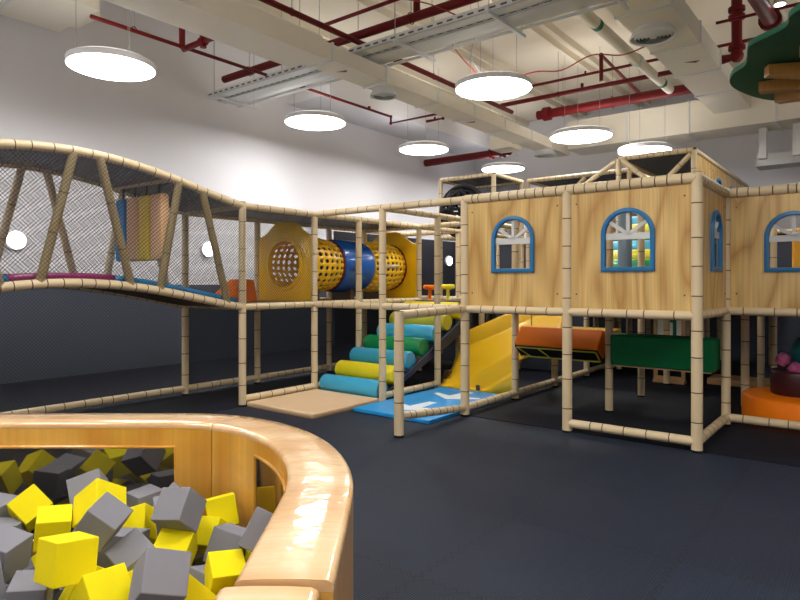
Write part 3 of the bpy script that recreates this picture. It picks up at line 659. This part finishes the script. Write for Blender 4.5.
def cage(y0, y1, n=26, m=7, bulge=.05):
    T = TM((-5.4, 0, TC), (1, 0, 0), (0, 0, 1), (0, 1, 0))
    bm = bmesh.new(); rr = []
    for k in range(m + 1):
        f = k / m; r = .36 + bulge * math.sin(math.pi * f); y = y0 + (y1 - y0) * f
        rr.append([bm.verts.new((-5.4 + r * math.cos(2 * math.pi * (i + .5 * (k % 2) * 0) / n), y, TC + r * math.sin(2 * math.pi * i / n))) for i in range(n)])
    fs = [bm.faces.new((rr[k][i], rr[k][(i + 1) % n], rr[k + 1][(i + 1) % n], rr[k + 1][i])) for k in range(m) for i in range(n)]
    bm.normal_update(); ins = bmesh.ops.inset_individual(bm, faces=fs, thickness=.0245)
    bmesh.ops.delete(bm, geom=fs, context='FACES')
    bm.verts.index_update()
    b = B().add([v.co for v in bm.verts], [[v.index for v in f.verts] for f in bm.faces]); bm.free()
    o = b.build('perforated_barrel', 'cageyellow', t, smooth=60, solid=.03, sub=1)
    B().tube([(-5.4 + .37 * math.cos(a * math.pi / 20), y1, TC + .37 * math.sin(a * math.pi / 20)) for a in range(41)], .022, 8).build('barrel_flange', 'red', o)
    return o
cage(.05, .84); cage(1.56, 2.34)
B().lathe([(.36, .86), (.385, .88), (.40, .95), (.40, 1.45), (.385, 1.52), (.36, 1.54)], (0, 0, 0), TM((-5.4, 0, TC), (1, 0, 0), (0, 0, 1), (0, 1, 0)), n=40, cap=False).build('solid_barrel', 'blueplastic', t, solid=.015)
B().sleeve([(-5.02, 1.1, TC), (-4.84, .9, TC)], .03, .2).build('support_bracket', ['sleeve', 'tape'], t)
B().sleeve([(-5.02, 1.7, TC), (-4.84, 1.9, TC)], .03, .2).build('support_bracket', ['sleeve', 'tape'], t)
# saddles that carry the barrels
for y in (.45, 1.2, 1.95):
    B().box(-5.6, -5.2, y - .04, y + .04, H1 - .01, TC - .36).build('saddle', 'tape', t, smooth=0)
# orange wedge
w = B().rings([[Vector((x, y, z)) for y, z in ((-.95, H1 + .03), (-.35, H1 + .03), (-.42, H1 + .33), (-.55, H1 + .34))] for x in (-5.92, -5.55)])
tag(w.build('foam_wedge', 'orange', at=(-5.7, -.55, H1 + .03), bevel=.015), 'orange foam wedge on the deck left of the yellow tunnel panel', 'foam wedge')

# ---- roller stairs
def roller_stair(name, label, a0, a1, n, b0, z0, cols, rad=.125, rise=.15, run=.30, at=None):
    t = thing(name, label, 'roller steps', at=at)
    for i in range(n):
        y = b0 + run * i; z = z0 + rise * i - rad
        r = B(); T = TM((-a0, y, z), (0, 1, 0), (0, 0, 1), (1, 0, 0)); Lr = a0 - a1
        r.lathe([(rad * .55, 0.0), (rad * .9, .004), (rad, .025), (rad, Lr - .025), (rad * .9, Lr - .004), (rad * .55, Lr)], (0, 0, 0), T, n=30)
        o = r.build('roller', cols[i], t); o['label'] = {'rblue': 'sky blue', 'ryellow': 'yellow', 'rgreen': 'green', 'rolive': 'olive yellow'}[cols[i]] + ' roller'
        c = B(); 
        for x in (-a0 - .004, -a1 + .004): c.lathe([(rad * .22, -.004), (rad * .22, .004)], (0, 0, 0), TM((x, y, z), (0, 1, 0), (0, 0, 1), (1, 0, 0)), n=12)
    for x in (-a0 - .035, -a1 + .035):
        s = B(); ya, yb = b0 - .1, b0 + run * (n - 1) + .1; za, zb = z0 - rad * 2.0 - .0, z0 + rise * (n - 1) - rad * 2.0
        za -= .06; zb -= .06
        s.rings([[Vector((x + dx, y, z)) for y, z in ((ya, max(.01, za - .05)), (yb, zb - .12), (yb, zb + .10), (ya, za + .10))] for dx in (-.02, .02)])
        s.build('side_pad', 'navy', t, bevel=.01)
    return t
roller_stair('roller_stair', 'sloping stack of colourful padded rollers climbing behind the tan posts', 4.72, 3.70, 7, .12, .25, ['rblue', 'ryellow', 'rblue', 'rgreen', 'rblue', 'rolive', 'ryellow'], at=(-4.2, 1.0, 0), rise=.158)
roller_stair('roller_stair', 'second roller stair seen through the right-hand front window', 2.1, .95, 8, 2.65, 1.52, ['ryellow', 'rblue', 'rgreen', 'ryellow', 'rblue', 'rgreen', 'ryellow', 'rblue'], at=(-1.5, 3.6, H1), rise=.155)
tag(B().lathe([(.085, 0), (.085, 1.5)], g(1.25, 1.9, H1), n=24).build('padded_pole', 'greyblue', at=g(1.25, 1.9, H1)), 'grey-blue padded pole inside the cabin, seen through the right-hand front window', 'pole')
tag(B().lathe([(.05, 0), (.03, .02), (.03, .17), (.10, .18), (.12, .20), (.12, .24), (.10, .26)], g(5.0, 3.0, H1 - .01), n=24).build('step_disc', 'orange', at=g(5.0, 3.0, H1 - .01)), 'small orange stepping disc on the upper deck left of the tan post', 'stepping disc')
tag(B().lathe([(.05, 0), (.03, .02), (.03, .17), (.10, .18), (.12, .20), (.12, .24), (.10, .26)], g(4.62, 3.0, H1), n=24).build('step_disc', 'ryellow', at=g(4.62, 3.0, H1)), 'small yellow stepping disc on the upper deck right of the tan post', 'stepping disc')

# ---- slide
t = thing('play_slide', 'yellow moulded slide ending on the blue arrow mat', 'slide', at=(-3.0, 1.6, 0))
zn = lambda a: max(.10, .14 + .6 * (3.23 - a)) if a > 2.3 else .70 + .35 * (2.3 - a)
zf = lambda a: .383 + .475 * (3.73 - a) if a > 2.5 else .967 + .25 * (2.5 - a)
stn = [3.62 - 1.65 * i / 24 for i in range(25)]
def prof(a):
    n_, f_ = zn(a), zf(a); lo = .035 if a > 2.43 else n_ - .16
    return [(1.27, lo), (1.285, max(lo + .015, n_ - .30)), (1.35, max(lo + .02, n_ - .25)), (1.38, max(lo + .03, n_ - .06)), (1.42, n_ + .01), (1.47, n_ - .005), (1.52, n_ - .01 + .05 * (f_ - n_)), (1.62, n_ + .22 * (f_ - n_)),
            (1.74, n_ + .60 * (f_ - n_)), (1.84, f_ - .01), (1.87, f_ + .03), (1.92, f_ + .045), (1.955, f_ + .24), (1.99, f_ + .285), (2.03, f_ + .27), (2.035, f_ + .02)]
grid = [[Vector((-(a + .10 * (y - 1.27) * max(0, (a - 3.0)) * 2), y, z)) for y, z in prof(a)] for a in stn]
b = B(); m_ = len(grid[0]); vs = [p for r in grid for p in r]
b.add(vs, [(i * m_ + j, i * m_ + j + 1, (i + 1) * m_ + j + 1, (i + 1) * m_ + j) for i in range(len(grid) - 1) for j in range(m_ - 1)])
b.build('slide_chute', 'yellow', t, smooth=45, solid=.022)
B().box(-3.74, -3.64, 1.55, 1.9, 0.0, .22).build('slide_foot', 'tape', t, bevel=.01)
B().box(-3.02, -2.96, 1.262, 1.275, .045, .12).build('slide_foot', 'tape', t, bevel=.005)
B().box(-2.0, -1.35, 1.26, 2.06, zn(1.97) + .02, zn(1.97) + .09).build('slide_platform', 'yellow', t, bevel=.02)

# ---- mats
t = thing('landing_mat', 'beige folding mat lying before the rollers at the left', 'floor mat', at=(-4.2, -.55, 0))
B().box(-4.76, -3.62, -1.17, .0, .012, .055).build('mat_top', 'beige_mat', t, bevel=.012)
B().box(-4.755, -3.625, -1.165, -.005, .0, .012).build('mat_base', 'beige_edge', t, smooth=0)
t = thing('arrow_mat', 'bright blue mat with white arrows in front of the slide', 'floor mat', at=(-3.0, .3, 0))
B().box(-3.55, -2.47, -.60, 1.22, 0, .045).build('mat_body', 'mat_blue', t, bevel=.01)
def arrow(cx, cy, s=1.0):
    o = [(0, -.22), (.34, .02), (.32, .09), (.085, .0), (.055, .36), (-.055, .36), (-.085, .0), (-.32, .09), (-.34, .02)]
    return [(cx + p[0] * s, cy + p[1] * s) for p in o]
for cy in (-.12, .72):
    B().plate(arrow(-3.0, cy, 1.0), [], Matrix.Translation((0, 0, .0462)), .0022).build('printed_arrow', 'white', t, smooth=0)

# ---- hanging bumper beams
t = thing('swing_beam', 'orange padded tilted beam hanging under the cabin', 'hanging beam', at=(-1.8, 1.2, .6))
b = B().rings([[Vector((x, y, z)) for y, z in ((1.02, .735), (1.05, .71), (1.21, .60), (1.40, .76), (1.24, .94), (1.21, .94))] for x in (-2.33, -1.27)])
b.build('beam_pad', 'orange', t, bevel=.012)
b = B()
def bp(x, f): return (x, 1.045 + .155 * f, .695 - .125 * f)
for p, q in ((bp(-2.30, 0), bp(-1.30, 0)), (bp(-2.30, 1), bp(-1.30, 1)), (bp(-2.30, 0), bp(-2.18, 1)), (bp(-1.30, 0), bp(-1.30, 1)), (bp(-2.02, 0), bp(-1.92, 1))): b.tube([p, q], .011, 8)
b.build('base_frame', 'rolive', t)
B().add([bp(-2.32, -.1), bp(-1.28, -.1), bp(-1.28, 1.1), bp(-2.32, 1.1), Vector(bp(-2.32, -.1)) + Vector((0, .02, .02)), Vector(bp(-1.28, -.1)) + Vector((0, .02, .02)), Vector(bp(-1.28, 1.1)) + Vector((0, .02, .02)), Vector(bp(-2.32, 1.1)) + Vector((0, .02, .02))],
        [(0, 1, 2, 3), (7, 6, 5, 4), (0, 4, 5, 1), (1, 5, 6, 2), (2, 6, 7, 3), (3, 7, 4, 0)]).build('base_cover', 'black', t, smooth=0)
for x in (-2.2, -1.4): B().tube([(x, 1.25, .95), (x, 1.25, H1)], .008, 6).build('chain', 'steel', t)
t = thing('swing_beam', 'green padded box beam hanging right of the orange one', 'hanging beam', at=(-.6, 1.2, .56))
B().box(-1.13, -.07, 1.03, 1.37, .57, .91).build('beam_pad', 'green', t, bevel=.02)
B().box(-1.10, -.10, 1.06, 1.34, .555, .572).build('base_board', 'beige_edge', t, smooth=0)
for x in (-1.0, -.2): B().tube([(x, 1.2, .9), (x, 1.2, H1)], .008, 6).build('chain', 'steel', t)

# ---- round soft seat on the right
def puck(name, label, c, r, h, m, z0=0, cat='soft play block'):
    tag(B().lathe([(r * .96, 0), (r, .02), (r, h - .03), (r * .975, h - .008), (r * .94, h)], (c[0], c[1], z0), n=48).build(name, m, at=(c[0], c[1], z0)), label, cat)
puck('round_platform', 'low round orange soft platform at the right edge', (.62, 2.08), .60, .27, 'orange')
puck('round_stool', 'dark maroon round soft block standing on the orange platform', (.56, 2.13), .27, .26, 'maroon', .27)
b = B()
for s in (-1, 1):
    b.lathe([(.0, -.01), (.055, .0), (.075, .06), (.05, .13), (.0, .14)], (.45 + s * .05, 2.0, .60), Matrix.Rotation(R(50 * s), 4, 'Y') @ Matrix.Rotation(R(80), 4, 'Y'), n=14)
tag(b.build('bow_cushion', 'pink', at=(.45, 2.0, .55)), 'pink bow-shaped cushion on the maroon round block', 'cushion')
tag(B().lathe([(.005, 0), (.13, .03), (.2, .12), (.22, .2), (.2, .28), (.13, .36), (.005, .4)], (.68, 2.2, .53), n=28).build('soft_ball', 'teal', at=(.68, 2.2, .53)), 'dark teal ball on the maroon round block', 'ball')
# ---- things deep under the cabins
tag(B().box(-.75, 1.6, 4.0, 4.5, 0, .10).build('low_bench', 'beige_edge', at=(.2, 4.2, 0), bevel=.02), 'low tan padded ledge deep under the right cabin', 'bench')
tag(B().rings([[Vector((x, y, z)) for y, z in ((3.85, .10), (4.45, .10), (4.45, .85))] for x in (-.35, .5)]).build('foam_wedge', 'maroon', at=(0, 4.1, .1), bevel=.03), 'dark maroon wedge on the tan ledge under the right cabin', 'foam wedge') if False else None
t = thing('activity_board', 'pale activity board in a tan frame behind the green beam', 'activity board', at=g(1.21, 3.79, 0))
T = TM(g(1.21, 3.79), (1, 0, 0), (0, 0, 1), (0, -1, 0))
B().plate([(-.22, .05), (.22, .05), (.22, 1.08), (-.22, 1.08)], [[(-.17, .10), (.17, .10), (.17, .30), (-.17, .30)], [(-.17, .62), (.17, .62), (.17, 1.03), (-.17, 1.03)]], T, .05).build('board_frame', 'beige_edge', t, smooth=0)
B().plate([(-.17, .62), (.17, .62), (.17, 1.03), (-.17, 1.03)], [], T, .02).build('picture', 'pic', t, smooth=0)
B().plate([(-.08, .66), (-.03, .66), (-.03, .9), (.05, .9), (.05, .66), (.10, .66), (.10, .96), (-.08, .96)], [], T @ Matrix.Translation((0, 0, .012)), .006).build('arch_print', 'greenband', t, smooth=0)
B().box(-1.43, -.99, 3.72, 3.86, 0, .05).build('board_base', 'beige_edge', t, smooth=0)
t = thing('padded_box', 'amber padded box seen through the right cabin window', 'soft play block', at=(.75, 3.2, H1))
B().box(.42, 1.05, 2.9, 3.4, H1, H1 + .95).build('box_pad', 'amberbox', t, bevel=.03)
tag(B().lathe([(.02, 0), (.14, .03), (.2, .12), (.22, .2), (.2, .28), (.13, .37), (.01, .4)], (.28, 2.75, H1), n=28).build('soft_ball', 'rblue', at=(.28, 2.75, H1)), 'pale blue ball in the lower corner of the right cabin window', 'ball')

# ---- rear towers (upper level behind)
def tower(label, a0, a1, b0, b1, panels=False):
    t = thing('rear_tower', label, 'play frame', at=(-(a0 + a1) / 2, (b0 + b1) / 2, 0))
    for a in (a0, a1):
        for y in (b0, b1): B().sleeve([g(a, y, 0), g(a, y, H3)], PR, .27).build('post', ['sleeve', 'tape'], t)
    for z in (H2, H3):
        for p, q in ((g(a0, b0, z), g(a1, b0, z)), (g(a0, b1, z), g(a1, b1, z)), (g(a0, b0, z), g(a0, b1, z)), (g(a1, b0, z), g(a1, b1, z))): rail(t, p, q, seg=.12)
    net(t, quad(g(a0, b1 - .02, H2), g(a1, b1 - .02, H2), g(a1, b1 - .02, H3), g(a0, b1 - .02, H3)), m='denset')
    net(t, quad(g(a0, b0, H3), g(a1, b0, H3), g(a1, b1, H3), g(a0, b1, H3)), m='roofnet', name='roof_net')
    return t
t = tower('rear tower rising behind the right of the two front windows, with braces', 2.3, 1.1, 4.8, 9.6)
rail(t, g(2.3, 4.8, 3.0), g(2.3, 4.82, 3.6), seg=.12, name='brace') if False else None
rail(t, g(1.72, 4.8, 3.0), g(1.14, 4.8, 3.56), seg=.3, name='brace'); rail(t, g(2.25, 4.8, 3.6), g(1.7, 4.8, 3.1), seg=.3, name='brace')
rail(t, g(3.1, 4.8, 3.1), g(2.34, 4.8, 3.58), seg=.3, name='brace')
for k in range(4):
    wall_panel(t, g(1.1, 4.8 + 1.2 * k), YB, 1.2, H2 + .03 - (.0), H3 - .03, win=k > 0, wz=2.85, ww=.46, wh=.55)
t = tower('rear tower at the left, over the black lattice ball', 6.0, 4.74, 4.8, 6.0)
t = tower('low rear tower section set back between the other two', 4.6, 2.5, 6.0, 7.2)
rail(t, g(3.75, 6.0, 3.2), g(3.35, 6.0, 3.58), seg=.3, name='brace')
# dark net backs of the lower storeys
t = thing('rear_net_wall', 'black net wall closing the far side of the play frame', 'safety net', at=(-3, 7.2, 0))
net(t, quad(g(6, 7.25, .0), g(-2.4, 7.25, .0), g(-2.4, 7.25, H2), g(6, 7.25, H2)), m='denset')
for a in (6, 3.6, 1.2, -1.2, -2.4): B().sleeve([g(a, 7.25, 0), g(a, 7.25, H2)], PR, .27).build('post', ['sleeve', 'tape'], t)
rail(t, g(6, 7.25, H2), g(-2.4, 7.25, H2), seg=.2)
# upper floor between
t = thing('upper_deck', 'dark raised deck between the cabins and the rear towers', 'deck', at=(-3, 5.5, H1))
B().box(-5.96, -.04, 3.64, 7.2, H1 - .03, H1).build('floor_deck', 'deck', t, smooth=0)
for a, y in ((4.8, 4.2), (3.6, 5.0), (2.3, 5.4), (1.2, 6.2), (5.9, 6.6), (.3, 7.0)):
    B().sleeve([g(a, y, 0), g(a, y, H1 - .03)], PR, .27).build('post', ['sleeve', 'tape'], t)
# black lattice ball
t = thing('lattice_ball', 'black openwork climbing ball behind the left end of the cabin roof', 'climbing ball', at=g(4.9, 3.9, H2))
bm = bmesh.new(); bmesh.ops.create_icosphere(bm, subdivisions=2, radius=.40)
bm.verts.index_update(); c = g(4.9, 3.9, H2 + .40)
b = B()
for e in bm.edges: b.tube([c + e.verts[0].co, c + e.verts[1].co], .032, 6)
bm.free(); b.build('lattice', 'black', t)
B().tube([c + Vector((.46 * math.cos(a * math.pi / 16), 0, .46 * math.sin(a * math.pi / 16))) for a in range(33)], .05, 8).build('outer_ring', 'black', t)

# ---- hanging green tree canopy
def px(x, y, z): # point on the board's plane, world coordinates measured from the photograph
    Y = 620 * (z - 1.5) / (282 - y); return ((x - 400) / 620 * Y, Y)
ol = [(3.18, 5.98), (3.07, 5.72), (3.05, 5.48), (2.87, 5.12), (2.84, 5.0), (2.90, 4.67), (2.81, 4.46), (2.85, 4.2), (3.1, 3.9), (3.5, 3.8), (3.8, 3.6), (4.3, 3.5), (4.8, 3.7), (5.3, 3.9), (5.7, 4.4), (5.75, 5.0), (5.9, 5.5), (5.6, 6.1), (5.1, 6.5), (4.7, 6.55), (4.2, 6.52), (3.97, 6.56), (3.69, 6.44), (3.37, 6.2)]
def smoothpoly(P, k=5):
    out = []; n = len(P)
    for i in range(n):
        a, b_, c, d = (Vector((*P[(i + j) % n], 0)) for j in (-1, 0, 1, 2))
        for q in range(k):
            s = q / k; v = 0.5 * ((2 * b_) + (c - a) * s + (2 * a - 5 * b_ + 4 * c - d) * s * s + (3 * b_ - a - 3 * c + d) * s ** 3); out.append((v.x, v.y))
    return out
t = thing('tree_canopy', 'dark green cloud-shaped tree canopy board with brown branches at the top right', 'tree decoration', at=(4.5, 5.0, 0), frame='W')
B().plate(smoothpoly(ol), [], Matrix.Translation((0, 0, 3.44)), .05, bevel=.008).build('leaf_board', 'canopy', t)
for ang in range(0, 360, 24):
    d = Vector((math.cos(R(ang)), math.sin(R(ang)), 0)); e = Vector((-d.y, d.x, 0)); c = Vector((4.45, 5.2, 3.34)); l = 1.25
    B().rings([[c + d * s + e * u * .055 + Vector((0, 0, v)) for u, v in ((-1, -h), (1, -h), (1, .06), (-1, .06))] for s, h in ((.1, .15), (l, .03))]).build('branch', 'branch', t, smooth=0)
B().lathe([(.26, 0), (.18, .3), (.16, 2.6), (.2, 3.39)], (4.45, 5.2, 0), n=24).build('trunk', 'branch', t)

# ================================================================== FOAM PIT
PX1, PY1 = -.168, 3.56; RX, RY = 1.05, 1.40; WT = .25; RH = .75
def outer(s0, s1, n):
    """outer line of the rim: -1..0 straight far side, 0..1 corner, 1..2 straight right side"""
    out = []
    for i in range(n + 1):
        s = s0 + (s1 - s0) * i / n
        if s <= 0: out.append((Vector((PX1 - RX + s * 3.2, PY1, 0)), Vector((0, -1, 0))))
        elif s <= 1:
            th = math.pi / 2 * (1 - s); p = Vector((PX1 - RX + RX * math.cos(th), PY1 - RY + RY * math.sin(th), 0)); nrm = -Vector((math.cos(th) / RX, math.sin(th) / RY, 0)).normalized(); out.append((p, nrm))
        else: out.append((Vector((PX1, PY1 - RY - (s - 1) * 3.0, 0)), Vector((-1, 0, 0))))
    return out
pit = thing('foam_pit', 'padded wood-print foam pit wall with curved corner in the foreground', 'foam pit', at=(-2.2, 1.7, 0), frame='W')
def pit_wall(line, h=RH, wt=WT):
    """rim cushion on top of a padded wall with a see-through window on the inner face"""
    def sweep(prof): return B().rings([[p + nr * d + Vector((0, 0, z)) for d, z in prof] for p, nr in line])
    e = .03
    o = sweep([(0, 0), (0, h - .032), (wt, h - .032), (wt, 0)]).build('wall_pad', 'vinyl', pit, frame='W', smooth=50)
    r = sweep([(0, h - .031), (-.002, h - .018), (.004, h - .006), (.018, h), (.08, h + .003), (wt - .08, h + .003), (wt - .018, h), (wt - .004, h - .006), (wt + .002, h - .018), (wt, h - .031)]).build('rim_cushion', 'litrimvinyl', o, frame='W', smooth=50)
    return o
def window(wall, line, z0=.12, z1=.585):
    b = B().rings([[p + nr * (WT + d) + Vector((0, 0, z)) for d, z in ((-.004, z0), (.006, z0), (.006, z1), (-.004, z1))] for p, nr in line])
    o = b.build('window_pane', 'pane', wall, frame='W', smooth=50)
    loop = [p + nr * (WT + .006) + Vector((0, 0, z1)) for p, nr in line] + [p + nr * (WT + .006) + Vector((0, 0, z0)) for p, nr in reversed(line)]
    B().tube(loop + [loop[0]], .008, 6).build('window_piping', 'vinyl', wall, frame='W')
wA = pit_wall(outer(-.75, .20, 14)); window(wA, outer(-.70, .015, 6), z1=.62)
wB = pit_wall(outer(.205, 1.20, 40)); window(wB, outer(.47, .90, 10), z1=.65)
# lower gate section by the camera
line = [(Vector((PX1 - .035, PY1 - RY - .612 - y, 0)), Vector((-1, 0, 0))) for y in (0, .5, 1.0, 1.8)]
wC = pit_wall(line, h=RH - .012)
# remaining sides, out of the photograph
pit_wall([(Vector((-5.0 + .0, 3.9 - .34 - y, 0)), Vector((1, 0, 0))) for y in (4.1, 2, 0)])
pit_wall([(Vector((x, -.55, 0)), Vector((0, 1, 0))) for x in (-4.7, -2.5, -.2)])
pit_wall([(Vector((x, PY1, 0)), Vector((0, -1, 0))) for x in (-3.66, -4.7)])
B().box(-4.72, -.45, -.27, 3.28, 0, .02).build('pit_base', 'darkpit', pit, frame='W', smooth=0)
# stitched seams across the rim
b = B()

# ---- foam cubes
CS = .15
HERO = [('y', [-1.169, 2.175, 0.529, -1.002, -3.015, 0.282, 0.145], 'big yellow foam cube at front left, its square front facing the camera'), ('g', [-1.519, 2.367, 0.463, 1.29, 15.873, 1.068, 0.139], 'grey foam cube cut by the left photo edge, left of the big front yellow cube'), ('y', [-1.777, 2.985, 0.41, 0.751, 3.384, 1.357, 0.138], 'yellow foam cube standing on its corner at the upper left of the pit'), ('y', [-1.541, 2.755, 0.41, 8.328, 13.611, 0.331, 0.138], 'yellow foam cube behind the big front yellow one, right of the tilted diamond one'), ('g', [-1.495, 2.989, 0.483, 0.371, -3.352, 1.055, 0.148], 'grey foam cube standing upright at the back against the tinted window'), ('y', [-1.37235, 2.8371, 0.4710000000000001, -0.802, -3.344, 1.338, 0.1596], 'yellow foam cube just in front of the upright grey cube at the back'), ('g', [-1.1815799999999999, 2.47032, 0.54684, -0.346, -14.912, -2.104, 0.13348], 'tilted grey foam cube with pale top and very dark side near the middle'), ('g', [-1.326, 3.232, 0.345, 1.068, 2.923, 0.13, 0.135], 'flat-lying grey foam cube at the back, right of the yellow peaked one'), ('g', [-0.939, 2.64, 0.529, -0.482, -2.894, 1.111, 0.142], 'upper grey foam cube perched on yellow ones below the window corner'), ('y', [-0.945, 2.613, 0.376, 0.127, -2.572, 1.7, 0.14], 'yellow foam cube directly under the perched grey cube'), ('y', [-0.873, 3.036, 0.378, -0.494, 2.887, -0.337, 0.141], 'yellow foam cube touching the wood-print inner wall at the back right'), ('y', [-0.88, 2.885, 0.322, -0.534, -2.842, 1.044, 0.131], 'yellow foam cube right beside the perched grey cube'), ('g', [-0.79, 2.038, 0.518, -1.561, -3.059, 1.186, 0.147], 'large grey foam cube at the front centre with a pale left side'), ('g', [-1.062, 2.486, 0.389, -2.37, 0.92, 0.139, 0.142], 'leaning grey foam cube between the tilted dark one and the front centre one'), ('g', [-1.344, 2.252, 0.359, 5.675, 7.757, 0.069, 0.129], 'grey foam cube at the bottom edge below the big front yellow cube'), ('y', [-1.003, 2.1, 0.429, 0.827, 2.204, -0.389, 0.141], 'yellow foam cube lying slanted at the bottom edge of the photo'), ('y', [-0.618, 2.674, 0.332, -1.806, -3.522, 1.247, 0.133], 'narrow yellow foam cube near the curved rim, left of the leaning grey one'), ('g', [-0.53, 2.48, 0.49, -0.337, 1.973, -0.353, 0.156], 'dark grey foam cube leaning against the curved rim'), ('y', [-0.668, 2.369, 0.375, 1.848, 2.976, 0.195, 0.133], 'yellow foam cube at the bottom right, beside the rim end'), ('g', [-0.756, 2.44, 0.301, -0.901, -2.845, 0.377, 0.127], 'grey foam cube behind the bottom right yellow cube'), ('g', [-0.717, 2.631, 0.376, 0.015, 0.373, 1.293, 0.144], 'flat grey foam cube between the front centre cube and the narrow yellow one'), ('g', [-0.75, 2.857, 0.278, -0.904, -3.6, 1.343, 0.127], 'small grey wedge-like foam cube left of the narrow yellow one'), ('g', [-1.831, 2.869, 0.325, 0.244, -3.019, 0.19, 0.131], 'grey foam cube at the left edge under the diamond yellow cube'), ('g', [-1.999, 3.068, 0.36, -0.13, -2.998, -0.137, 0.138], 'grey foam cube at the far left edge, left of the diamond yellow cube')]
def cube_mesh(m):
    b = B().box(-CS / 2, CS / 2, -CS / 2, CS / 2, -CS / 2, CS / 2)
    return b
masters = {}
def foam_cube(col, p, q, label, group=None, s=1.0):
    if col not in masters:
        o = B().box(-CS / 2, CS / 2, -CS / 2, CS / 2, -CS / 2, CS / 2).build('foam_cube', 'foamy' if col == 'y' else 'foamg', frame='W', smooth=30, bevel=.004)
        masters[col] = o
    else:
        o = masters[col].copy(); C.objects.link(o)
    o.location = p; o.rotation_mode = 'QUATERNION'; o.rotation_quaternion = q; o.scale = (s, s, s)
    tag(o, label, 'foam cube', group)
    return o
def sat(pa, qa, pb, qb, h=CS / 2 * .94):
    A = qa.to_matrix(); Bm = qb.to_matrix(); t = pb - pa
    ax = [A.col[i] for i in range(3)] + [Bm.col[i] for i in range(3)]
    for i in range(3):
        for j in range(3):
            k = A.col[i].cross(Bm.col[j])
            if k.length > 1e-3: ax.append(k.normalized())
    for a in ax:
        if h * sum(abs(A.col[i].dot(a)) for i in range(3)) + h * sum(abs(Bm.col[i].dot(a)) for i in range(3)) < abs(t.dot(a)): return False
    return True
placed = []
for i, (c, v, lab) in enumerate(HERO):
    w = Vector(v[3:6]); q = Quaternion(w.normalized(), w.length) if w.length > 1e-6 else Quaternion()
    p = Vector(v[:3]); cam = Vector((0, 0, 1.5))
    if p.y > 3.16: p = cam + (p - cam) * (3.16 / p.y)
    if p.y > 3.16: p.y = 3.16
    placed.append((p, q)); foam_cube(c, p, q, lab, s=v[6] / CS)
# lower layers, mostly buried
rnd = random.Random(11); n = 0
for lz in (.085, .22, .345, .41):
    for tries in range(900 if lz < .4 else 160):
        x = rnd.uniform(-2.75, -.55); y = rnd.uniform(1.1, 3.15); z = lz + rnd.uniform(-.01, .03)
        if x < -.69 * y - .25: continue
        # stay inside the curved corner
        if x > PX1 - RX and y > PY1 - RY:
            dx, dy = (x - (PX1 - RX)) / (RX - WT - .12), (y - (PY1 - RY)) / (RY - WT - .12)
            if dx * dx + dy * dy > 1: continue
        p = Vector((x, y, z)); q = Quaternion((rnd.gauss(0, 1), rnd.gauss(0, 1), rnd.gauss(0, 1), rnd.gauss(0, 1))).normalized()
        if lz < .1: q = Quaternion((0, 0, 1), rnd.uniform(0, 1.5))
        if any((p - pp).length < CS * 1.75 and sat(p, q, pp, qq, .075 * (.94 if lz < .3 else .84)) for pp, qq in placed): continue
        placed.append((p, q)); n += 1
        c = 'y' if rnd.random() < .3 else 'g'
        foam_cube(c, p, q, 'yellow foam cube mostly buried under the top layer of the pit' if c == 'y' else 'grey foam cube mostly buried under the top layer of the pit', 'buried yellow foam cubes' if c == 'y' else 'buried grey foam cubes')
print('fillers', n)

# ================================================================== CAMERA, WORLD
cam = bpy.data.cameras.new('camera'); co = bpy.data.objects.new('camera', cam); C.objects.link(co)
co.location = (0, 0, 1.5); co.rotation_euler = (R(90), 0, 0)
cam.sensor_width = 36; cam.lens = 36 * 620 / 800; cam.shift_y = -18 / 800; cam.clip_start = .05; cam.clip_end = 100
SC.camera = co
w = bpy.data.worlds.new('world'); SC.world = w; w.use_nodes = True
w.node_tree.nodes['Background'].inputs[0].default_value = (.5, .6, .8, 1); w.node_tree.nodes['Background'].inputs[1].default_value = .05
SC.view_settings.view_transform = 'Standard'; SC.view_settings.look = 'None'; SC.view_settings.gamma = 1; SC.view_settings.exposure = 0.8
SC.cycles.max_bounces = 8; SC.cycles.transparent_max_bounces = 16
SC.cycles.use_denoising = True
SC.cycles.sample_clamp_indirect = 6
